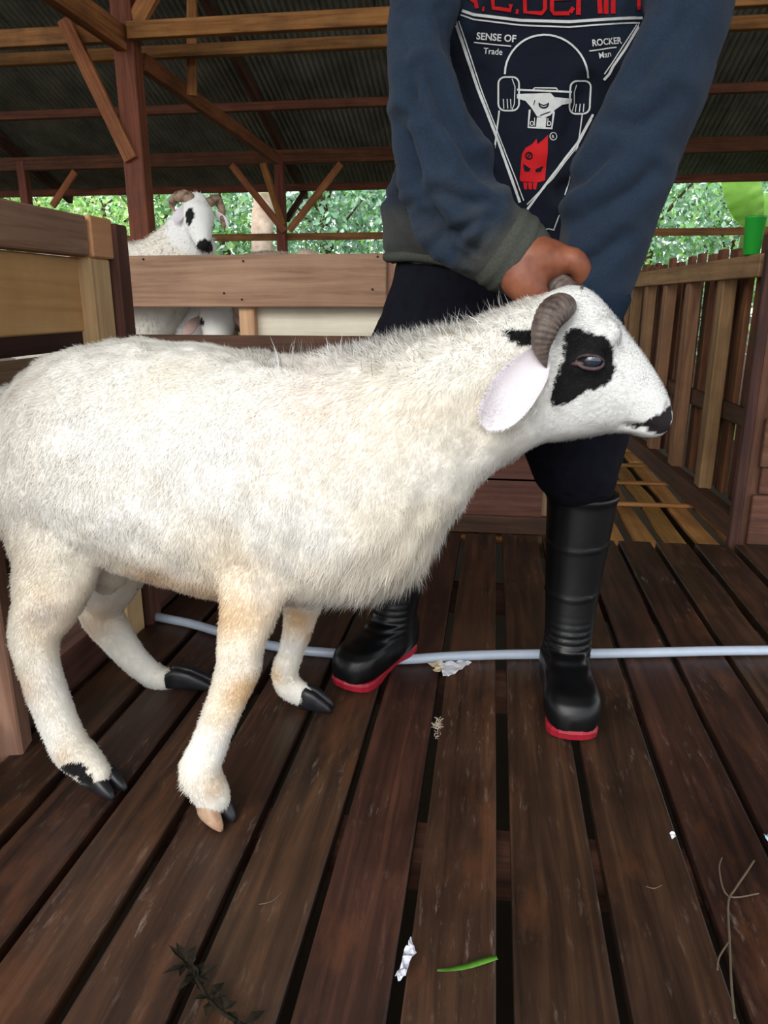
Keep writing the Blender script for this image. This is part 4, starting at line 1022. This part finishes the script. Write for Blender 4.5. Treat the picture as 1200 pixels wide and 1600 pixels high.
def colA(p):
    c = np.tile(np.array([.80, .75, .66]), (len(p), 1)); hx = P(309, 340, Y=2.5)
    h = (np.linalg.norm(p - hx, axis=1) < .12)[:, None]; c = np.where(h, np.array([.86, .85, .82]), c)
    j = .006 * vnoise(p, 60, 4)
    for x, y, Y, rx, rz in ((298, 338, 2.46, .017, .030), (336, 346, 2.47, .012, .028), (318, 384, 2.41, .030, .020)):
        q = P(x, y, Y=Y); k = (((p[:, 0] - q[0]) / rx) ** 2 + ((p[:, 2] - q[2] + j) / rz) ** 2 < 1) & (p[:, 1] < 2.53)
        c[k] = .012
    return c
def lenA(p): hx = P(309, 350, Y=2.49); return np.where(np.linalg.norm(p - hx, axis=1) < .10, .004, .014)
ra = back_sheep('horned white sheep with black eye patches looking over the fence board', pa, colA, lenA, 26000, 41)
foot_set(ra, cxA, A_Y, (-.18, .22), (-.08, .08))
hm2 = plain('striped_horn', '#a98d74', .55, .35, c2='#4a3a31', nscale=45, bump=.3)
v, f = tube([qp(303, 318, 2.50, .017), qp(292, 307, 2.50, .019), qp(277, 308, 2.52, .017), qp(269, 318, 2.53, .012), qp(271, 327, 2.52, .006), qp(276, 331, 2.51, .002)], 14, 8, ridge=.06, ridge_n=9); mesh_obj('horn', v, f, hm2, ra, True)
v, f = tube([qp(328, 316, 2.53, .016), qp(338, 312, 2.55, .016), qp(346, 325, 2.56, .013), qp(348, 345, 2.54, .009), qp(351, 358, 2.51, .003)], 14, 8, ridge=.06, ridge_n=9); mesh_obj('horn', v, f, hm2, ra, True)
def flat_ear(rows, root, mat):
    v, f = tube(rows, 14, 4, flat=.22, flat_dir=(0, 1, 0)); mesh_obj('ear', v, f, mat, root, True)
flat_ear([qp(290, 322, 2.49, .012), qp(282, 333, 2.47, .018), qp(276, 343, 2.46, .014), qp(274, 350, 2.46, .003)], ra, ear_mat)
flat_ear([qp(340, 335, 2.54, .010), qp(350, 345, 2.54, .014), qp(356, 354, 2.53, .003)], ra, ear_mat)

# the sheep lowering its head below the top board
B_Y = 2.66
pb = [pairs_loft([(P(60, 470, Y=B_Y), P(60, 540, Y=B_Y), .06), (P(100, 425, Y=B_Y), P(100, 640, Y=B_Y), .13), (P(180, 415, Y=B_Y), P(180, 660, Y=B_Y), .16), (P(260, 420, Y=B_Y), P(260, 650, Y=B_Y), .15), (P(310, 440, Y=B_Y - .03), P(310, 610, Y=B_Y - .03), .11), (P(345, 460, Y=B_Y - .06), P(345, 560, Y=B_Y - .06), .07)], 4),
      tube([qp(340, 480, 2.58, .058), qp(340, 497, 2.53, .064), qp(341, 525, 2.49, .052), qp(342, 550, 2.46, .036), qp(342, 565, 2.45, .028)], 18, 4)]
cxB = P(180, 500, Y=B_Y)[0]; pb += leg4(cxB, B_Y, (-.16, .18), (-.08, .08), .45)
def colB(p):
    c = np.tile(np.array([.76, .73, .68]), (len(p), 1)); j = .004 * vnoise(p, 60, 4)
    for x, y, Y, rx, rz in ((318, 503, 2.49, .013, .013), (366, 499, 2.49, .012, .014), (343, 562, 2.42, .03, .02)):
        q = P(x, y, Y=Y); k = (((p[:, 0] - q[0]) / rx) ** 2 + ((p[:, 2] - q[2] + j) / rz) ** 2 < 1) & (p[:, 1] < 2.56); c[k] = .02
    return c
rb = back_sheep('white sheep lowering its head in the gap under the top fence board', pb, colB, lambda p: np.where(np.linalg.norm(p - P(341, 510, Y=2.52), axis=1) < .11, .003, .009), 20000, 43)
foot_set(rb, cxB, B_Y, (-.16, .18), (-.08, .08))
pink_ear = plain('pink_ear_skin', '#b79a92', .75, .15, noise=.15, nscale=60)
flat_ear([qp(313, 497, 2.50, .010), qp(303, 505, 2.47, .018), qp(294, 516, 2.45, .018), qp(286, 524, 2.44, .004)], rb, pink_ear)
flat_ear([qp(368, 497, 2.52, .010), qp(378, 506, 2.52, .016), qp(388, 518, 2.52, .004)], rb, pink_ear)

# the third sheep, end-on, whose back barely shows above the board
C_X = P(413, 400, Y=2.8)[0]; ztc = P(413, 389, Y=2.95)[2]
pc = [tube([(C_X - .01, 2.62, ztc - .21, .10), (C_X, 2.72, ztc - .185, .155), (C_X, 2.95, ztc - .165, .155), (C_X, 3.2, ztc - .175, .155), (C_X, 3.36, ztc - .19, .10)], 22, 5), tube([(C_X, 3.3, ztc - .16, .09), (C_X, 3.42, ztc - .05, .075), (C_X, 3.5, ztc + -.03, .06), (C_X, 3.6, ztc - .07, .045)], 16, 4)]
pc += leg4(C_X, 3.0, (-.08, .08), (-.22, .22), .5)
rc_ = back_sheep('sheep whose back barely shows over the fence board beside the pale tree trunk', pc, lambda p: np.tile(np.array([.72, .58, .46]), (len(p), 1)), lambda p: np.full(len(p), .012), 12000, 47)
foot_set(rc_, C_X, 3.0, (-.08, .08), (-.22, .22))
for sg in (-1, 1): flat_ear([(C_X + sg * .05, 3.46, ztc - .03, .012), (C_X + sg * .09, 3.45, ztc - .05, .018), (C_X + sg * .12, 3.44, ztc - .08, .004)], rc_, pink_ear)

# ================================================================== SMALL THINGS
hose_mat = plain('hose_plastic', '#a9b4c4', .35, .5, noise=.12, nscale=30)
hp_ = [P(x, y, Z=.0095) for x, y in ((215, 958), (256, 966), (300, 975), (345, 988), (400, 1004), (470, 1016), (535, 1022), (585, 1030), (640, 1030), (700, 1026), (780, 1023), (860, 1022), (940, 1021), (1040, 1019), (1120, 1017), (1210, 1016), (1320, 1014))]
v, f = tube([(*p, .0102) for p in hp_], 14, 5)
tag(mesh_obj('water_hose', v, f, hose_mat, None, True), 'pale grey plastic hose lying across the plank floor', 'hose')

# green cup on the picket fence
cup_c = P(1175, 389, X=RX(2.52)); cup_c[2] = zt
bm = bmesh.new(); prof = [(0, 0), (.021, 0), (.0235, .004), (.030, .105), (.032, .108), (.030, .110), (.0275, .105), (.021, .008), (0, .007)]
vs, fs = [], []; ns = 28
for r, z in prof:
    for k in range(ns): a = 2 * math.pi * k / ns; vs.append((cup_c[0] + max(r, 1e-4) * math.cos(a), cup_c[1] + max(r, 1e-4) * math.sin(a), cup_c[2] + z))
for i in range(len(prof) - 1):
    for k in range(ns): fs.append((i * ns + k, i * ns + (k + 1) % ns, (i + 1) * ns + (k + 1) % ns, (i + 1) * ns + k))
bm.free()
tag(mesh_obj('plastic_cup', vs, fs, plain('green_plastic', '#1f9a2e', .4, .5, trans=.15), None, True), 'bright green plastic cup standing on the picket fence rail', 'cup')

def scrap(name, pts, z, label, cat, mat, thick=.0008, crumple=.006, seed=0):
    """a torn flat piece lying on the floor: outline in floor coordinates, crumpled, with thickness"""
    bm = bmesh.new(); base = [P(x, y, Z=z) for x, y in pts]; c = sum(base) / len(base)
    bm.faces.new([bm.verts.new(tuple(p)) for p in base]); bmesh.ops.triangulate(bm, faces=bm.faces[:])
    bmesh.ops.subdivide_edges(bm, edges=bm.edges[:], cuts=2, use_grid_fill=True); bmesh.ops.triangulate(bm, faces=bm.faces[:])
    r = random.Random(seed)
    for v in bm.verts: v.co.z += r.random() * crumple
    ex = bmesh.ops.solidify(bm, geom=bm.faces[:], thickness=thick)
    me = bpy.data.meshes.new(name); bm.to_mesh(me); bm.free(); me.materials.append(mat)
    return tag(link(bpy.data.objects.new(name, me)), label, cat)
paper = plain('paper', '#dcdde4', .8, .2, noise=.1, nscale=60); tanp = plain('tan_paper', '#cdbb98', .85, .15, noise=.15, nscale=60)
scrap('paper_scrap', [(683, 1040), (700, 1037), (718, 1034), (737, 1036), (722, 1048), (705, 1056), (692, 1059), (690, 1050)], .003, 'torn white paper scrap beside the hose in mid floor', 'paper', paper, seed=1)
scrap('paper_scrap', [(668, 1040), (690, 1035), (698, 1040), (690, 1046), (688, 1053), (676, 1050), (680, 1045)], .003, 'small tan paper shred touching the white scrap by the hose', 'paper', tanp, seed=2)
scrap('paper_scrap', [(641, 1467), (645, 1480), (651, 1492), (640, 1508), (634, 1530), (622, 1534), (617, 1526), (628, 1510), (631, 1488), (637, 1484)], .003, 'white paper scrap lying over a floor gap near the bottom', 'paper', plain('bluish_paper', '#c9cbd6', .8, .2, noise=.15, nscale=80), crumple=.008, seed=3)
scrap('paper_scrap', [(1046, 1303), (1053, 1301), (1056, 1308), (1050, 1312)], .002, 'tiny white crumb on the right floor planks', 'paper', paper, crumple=.003, seed=4)
scrap('plastic_scrap', [(1192, 1308), (1206, 1304), (1212, 1316), (1196, 1318)], .002, 'pale blue plastic scrap at the right edge of the floor', 'plastic scrap', plain('blue_plastic', '#9fc0d0', .4, .4), crumple=.008, seed=5)
# green grass blade
gb = [P(x, y, Z=.004) for x, y in ((683, 1517), (705, 1516), (730, 1511), (755, 1503), (777, 1497))]
gw = (.0008, .0026, .0038, .0042, .003); vs, fs = [], []
q = catmull([(*a, b) for a, b in zip(gb, gw)], 5)
for i, r in enumerate(q):
    d = q[min(i + 1, len(q) - 1)][:3] - q[max(i - 1, 0)][:3]; d /= np.linalg.norm(d); s = np.cross(d, [0, 0, 1.0])
    vs += [r[:3] - s * r[3] + [0, 0, .0015], r[:3] + [0, 0, -.0005], r[:3] + s * r[3] + [0, 0, .0015], r[:3] + [0, 0, -.0012]]
for i in range(len(q) - 1):
    for k in range(4): a = i * 4; fs.append((a + k, a + (k + 1) % 4, a + 4 + (k + 1) % 4, a + 4 + k))
tag(mesh_obj('grass_blade', vs, fs, plain('fresh_green', '#5f9a34', .6, .3, noise=.25, nscale=90), None, True), 'single fresh green grass blade on the floor near the bottom', 'leaf')
# withered weed
weed = empty('withered_weed', tuple(P(320, 1540, Z=0)), label='withered dark weed stalk lying on the floor at bottom left', cat='weed')
weed_mat = plain('dry_weed', '#26221a', .9, .1, c2='#15130e', nscale=80)
st = [(*P(x, y, Z=.006 + .004 * (i % 2)), .0022) for i, (x, y) in enumerate(((290, 1505), (305, 1525), (322, 1555), (345, 1580), (385, 1605)))]
v, f = tube(st, 8, 4); mesh_obj('stalk', v, f, weed_mat, weed, True)
r = random.Random(9)
for k in range(26):
    t = r.random(); q = catmull(st, 6); b = q[int(t * (len(q) - 1))][:3]; a = r.uniform(0, 6.28); L_ = r.uniform(.012, .03); w = r.uniform(.003, .006)
    d = np.array([math.cos(a), math.sin(a), r.uniform(.0, .5)]); s = np.cross(d, [0, 0, 1.0]); m1 = b + d * L_ * .5 + [0, 0, .003]
    vs = [b, m1 + s * w, b + d * L_, m1 - s * w, m1 - [0, 0, .0015]]
    mesh_obj('leaf', vs, [(0, 1, 4), (1, 2, 4), (2, 3, 4), (3, 0, 4), (0, 1, 2, 3)], weed_mat, weed)
# dry grass stems
straw = plain('dry_straw', '#5f5344', .8, .2, noise=.2, nscale=60)
def stem(rows, label, r0=.0011):
    v, f = tube([(*P(x, y, Z=z), r0) for x, y, z in rows], 6, 5); tag(mesh_obj('dry_grass_stem', v, f, straw, None, True), label, 'straw', 'dry stems on the floor')
stem([(1178, 1345, .003), (1165, 1365, .006), (1148, 1390, .003), (1138, 1410, .005), (1140, 1470, .003), (1143, 1540, .004), (1148, 1590, .003)], 'long curled dry grass stem lying along the right floor planks', .0014)
stem([(1128, 1340, .003), (1124, 1360, .004), (1138, 1400, .003), (1185, 1396, .003)], 'forked dry stem crossing the top of the long curled stem')
stem([(1140, 1470, .003), (1124, 1495, .004), (1121, 1515, .003)], 'short dry stem branching left at the bottom right floor gap')
stem([(440, 1395, .002), (425, 1408, .003), (405, 1413, .002)], 'short pale straw curl on the plank left of the floor middle', .0007)
stem([(1010, 1385, .002), (1022, 1388, .003), (1034, 1383, .002)], 'short straw fleck on the dark plank right of middle', .0007)
# tuft of wool caught in the gap
tv = []
rg = np.random.default_rng(3); parts = []
c = P(684, 1135, Z=-.004)
for k in range(110):
    a = rg.normal(0, 1, 3); a /= np.linalg.norm(a); p0 = c + rg.normal(0, .004, 3) * [1, 3.5, .6]
    parts.append(tube([(*p0, .0004), (*(p0 + a * .003 + [0, 0, .001]), .0004), (*(p0 + a * .006), .0002)], 3, 2))
v, f = join(parts); tag(mesh_obj('wool_tuft', v, f, plain('shed_wool', '#b3a594', .9, .1), None), 'loose tuft of shed wool caught in a floor gap', 'wool', kind='stuff')

# ================================================================== GREENERY OUTSIDE
leaf_mat = attr_mat('leaf', .5, .35, translucent=.35); bark = plain('pale_bark', '#b9a894', .9, .1, c2='#7d6d5e', nscale=9, bump=.6); bark_d = plain('dark_bark', '#5a4a3a', .9, .1, noise=.4, nscale=12, bump=.6)
GZ = -.72
def leaves(c, rad, n, size, cols, seed, sparse=1.0, aspect=.5):
    rg = np.random.default_rng(seed); c = np.array(c); rad = np.array(rad)
    u = rg.normal(0, 1, (n, 3)); u /= np.linalg.norm(u, axis=1)[:, None]; rr = rg.random(n) ** .45
    p = c + u * rr[:, None] * rad
    cl = rg.normal(0, 1, (max(6, n // 40), 3)); cl /= np.linalg.norm(cl, axis=1)[:, None]; cl = c + cl * (rg.random(len(cl)) ** .4)[:, None] * rad
    k = rg.integers(0, len(cl), n); mixv = rg.random(n)[:, None] < .65 * sparse
    p = np.where(mixv, cl[k] + rg.normal(0, .16, (n, 3)), p)
    d = rg.normal(0, 1, (n, 3)) + [0, -.3, -.5]; d /= np.linalg.norm(d, axis=1)[:, None]
    nr = rg.normal(0, .6, (n, 3)) + [0, -.55, .8]; s = np.cross(d, nr); s /= np.linalg.norm(s, axis=1)[:, None]; nr = np.cross(s, d)
    L = (size * rg.uniform(.6, 1.4, n))[:, None]; w = L * aspect * .5
    V6 = np.stack([p, p + d * L * .45 - s * w + nr * w * .25, p + d * L * .5, p + d * L * .45 + s * w + nr * w * .25, p + d * L], 1).reshape(-1, 3)
    o = (np.arange(n) * 5)[:, None]; T = np.concatenate([o + [0, 1, 2], o + [0, 2, 3], o + [1, 4, 2], o + [2, 4, 3]], 0)
    me = np_mesh('foliage', V6, T, leaf_mat)
    cc = np.array(cols)[rg.integers(0, len(cols), n)] * rg.uniform(.55, 1.35, n)[:, None]; set_col(me, np.repeat(np.clip(cc * 1.45 + .02, 0, .9), 5, 0)); smooth(me)
    return me
BLUE = [(.20, .34, .24), (.30, .46, .36), (.13, .27, .14), (.40, .55, .45)]
MID = [(.14, .34, .08), (.25, .48, .12), (.10, .24, .07), (.36, .55, .22)]
YEL = [(.40, .56, .16), (.50, .62, .28), (.28, .46, .10)]
def tree(name, label, px, py, Y, rx, rz, n, size, cols, seed, trunk_r=.06, sparse=1.0, cat='tree', tmat=None):
    c = P(px, py, Y=Y); root = empty(name, (c[0], Y, GZ), label=label, cat=cat, group='trees and bushes outside the barn')
    fo = link(bpy.data.objects.new('foliage', leaves(c, (rx, .9, rz), n, size, cols, seed, sparse)), root); fo['kind'] = 'stuff'
    r = random.Random(seed)
    v, f = tube([(c[0] + .1, Y + .1, GZ - .1, trunk_r * 1.3), (c[0] + .05, Y + .05, c[2] - rz * .5, trunk_r), (c[0], Y, c[2] + rz * .4, trunk_r * .45)], 12, 5); mesh_obj('trunk', v, f, tmat or bark_d, root, True)
    for k in range(5):
        a = r.uniform(0, 6.28); z0 = c[2] + r.uniform(-.5, .3) * rz
        v, f = tube([(c[0] + .03, Y + .03, z0, trunk_r * .45), (c[0] + rx * .35 * math.cos(a), Y + .3 * math.sin(a), z0 + rz * .25, trunk_r * .28), (c[0] + rx * .75 * math.cos(a), Y + .6 * math.sin(a), z0 + rz * .45, trunk_r * .12)], 8, 4); mesh_obj('branch', v, f, tmat or bark_d, root, True)
tree('bush', 'pale yellow green bush glimpsed under the eave at far left', 60, 330, 11.5, 1.5, .9, 1500, .10, YEL + MID, 61, .04, cat='bush')
tree('bush', 'yellow green bush left of the red post under the eave', 160, 345, 11.0, 1.0, .75, 1100, .10, YEL + MID, 62, .04, cat='bush')
tree('tree', 'thin leafy tree with sky gaps behind the front red post', 225, 320, 10.0, .75, 1.5, 850, .10, MID, 63, .05)
tree('tree', 'dense green tree right of the sheep looking over the fence', 340, 300, 10.2, 1.1, 1.7, 3600, .095, MID + BLUE, 64, .07)
tree('tree', 'dense blue green tree left of the man behind the braced post', 500, 320, 9.6, 1.0, 1.6, 4200, .085, BLUE + MID[:1], 65, .07)
tree('tree', 'broad blue green tree touching the left side of the man', 610, 300, 10.4, 1.2, 1.9, 4200, .085, BLUE, 66, .07)
tree('tree', 'leafy tree hidden for the most part behind the man', 800, 300, 10.5, 1.5, 1.9, 4000, .09, BLUE + MID, 67, .07)
tree('tree', 'blue green tree right of the man above the picket fence', 1015, 320, 9.4, 1.1, 1.6, 5200, .08, BLUE + MID[:2], 68, .06)
tree('tree', 'light leafy tree with bare branch beside the green cup', 1150, 350, 10.2, 1.2, 1.7, 3800, .08, BLUE + YEL[:1], 69, .06)
tree('tree', 'broad tree beyond the far right corner of the barn', 1350, 330, 10.5, 1.6, 1.9, 3600, .09, MID + BLUE, 70, .07)
tree('bush', 'low bush beyond the barn at far left behind the plywood wall', -80, 330, 11.5, 1.6, 1.2, 2200, .10, MID + YEL, 71, .05, cat='bush')
for k, (px, Y, rx) in enumerate(((0, 14.5, 2.6), (300, 14.0, 2.4), (560, 14.5, 2.4), (850, 14.0, 2.4), (1120, 14.0, 2.4), (1420, 14.5, 2.6))):
    tree('tree', ('tall background tree behind the yellow bushes at far left', 'tall background tree behind the front red post and looking sheep', 'tall background tree behind the braced rear post', 'tall background tree wholly behind the standing man', 'tall background tree right of the man behind the smaller trees', 'tall background tree past the right edge of the barn')[k], px, 300, Y, rx, 2.4, 4200, .19, BLUE + MID, 90 + k, .12)
tree('bush', 'leafy bush outside the open left side of the barn', -560, 330, 8.0, 1.8, 1.3, 2600, .14, MID + BLUE, 81, .05, cat='bush')
tree('tree', 'dense tree beyond the left end of the board fence', -250, 300, 10.0, 2.0, 2.0, 3200, .14, MID + BLUE, 82, .08)
tree('tree', 'dense tree outside the right side of the barn past the boarded wall', 1750, 300, 9.0, 2.0, 2.0, 3200, .14, MID + BLUE, 83, .08)
# pale trunk
t0 = P(408, 392, Y=8.9)
pt = empty('tree', (t0[0], 8.9, GZ), label='pale mottled tree trunk left of the braced rear post', cat='tree')
v, f = tube([(t0[0] + .05, 8.9, GZ - .1, .17), (t0[0] + .02, 8.9, .6, .14), (*P(410, 350, Y=8.9), .13), (*P(412, 305, Y=8.9), .125), (t0[0] - .05, 8.95, 3.2, .11), (t0[0], 9.0, 4.4, .08)], 20, 6)
o = mesh_obj('trunk', v, f, plain('mottled_bark', '#d9c6b4', .9, .1, c2='#a48d7a', nscale=6, bump=.7), pt, True)
fo = link(bpy.data.objects.new('foliage', leaves((t0[0], 9.1, 4.5), (1.3, 1.1, .9), 1500, .1, MID, 75)), pt); fo['kind'] = 'stuff'
# banana plant
bz = empty('banana_plant', (*P(1168, 400, Y=8.4)[:2], GZ), label='banana plant with bright translucent leaf behind the green cup', cat='banana plant')
bc = P(1168, 345, Y=8.4)
v, f = tube([(bc[0] + .05, 8.4, GZ - .05, .10), (bc[0] + .03, 8.4, .5, .085), (bc[0], 8.4, bc[2] - .15, .05)], 14, 5); mesh_obj('stem', v, f, plain('banana_stem', '#7f9a4a', .7, .3, noise=.25, nscale=10), bz, True)
ban = plain('banana_leaf', '#a9cf78', .5, .35, c2='#7fb548', nscale=9)
nt = ban.node_tree; b = nt.nodes['Principled BSDF']; tr = N(nt, 'ShaderNodeBsdfTranslucent'); tr.inputs[0].default_value = lin('#b4dc78'); ms = N(nt, 'ShaderNodeMixShader'); ms.inputs[0].default_value = .5
nt.links.new(b.outputs[0], ms.inputs[1]); nt.links.new(tr.outputs[0], ms.inputs[2]); nt.links.new(ms.outputs[0], nt.nodes['Material Output'].inputs[0])
def banana_leaf(rows, hw):
    q = catmull(rows, 6); vs, fs = [], []; m = 11
    for i, r in enumerate(q):
        d = q[min(i + 1, len(q) - 1)] - q[max(i - 1, 0)]; d /= np.linalg.norm(d); s = np.cross(d, [0, 1.0, .25]); s /= np.linalg.norm(s); nr = np.cross(s, d)
        t = i / (len(q) - 1); w = hw * (math.sin(math.pi * min(1, t * .93 + .05)) ** .55)
        for lay in (0, .004):
            for k in range(m): u = k / (m - 1) * 2 - 1; vs.append(r + s * u * w + nr * (abs(u) * w * .25 + .012 * math.sin(i * 1.7) * abs(u) - lay))
    for i in range(len(q) - 1):
        for lay in (0, 1):
            for k in range(m - 1): a = i * 2 * m + lay * m + k; fs.append((a, a + 1, a + 2 * m + 1, a + 2 * m))
    mesh_obj('leaf', vs, fs, ban, bz, True)
banana_leaf([P(1180, 352, Y=8.4), P(1172, 330, Y=8.35), P(1162, 300, Y=8.3), P(1150, 262, Y=8.25), P(1135, 235, Y=8.2)], .17)
banana_leaf([P(1190, 352, Y=8.45), P(1205, 330, Y=8.5), P(1235, 310, Y=8.5), P(1270, 310, Y=8.5), P(1300, 330, Y=8.5)], .17)
banana_leaf([P(1178, 352, Y=8.5), P(1165, 325, Y=8.8), P(1160, 305, Y=9.2), P(1165, 310, Y=9.6)], .17)
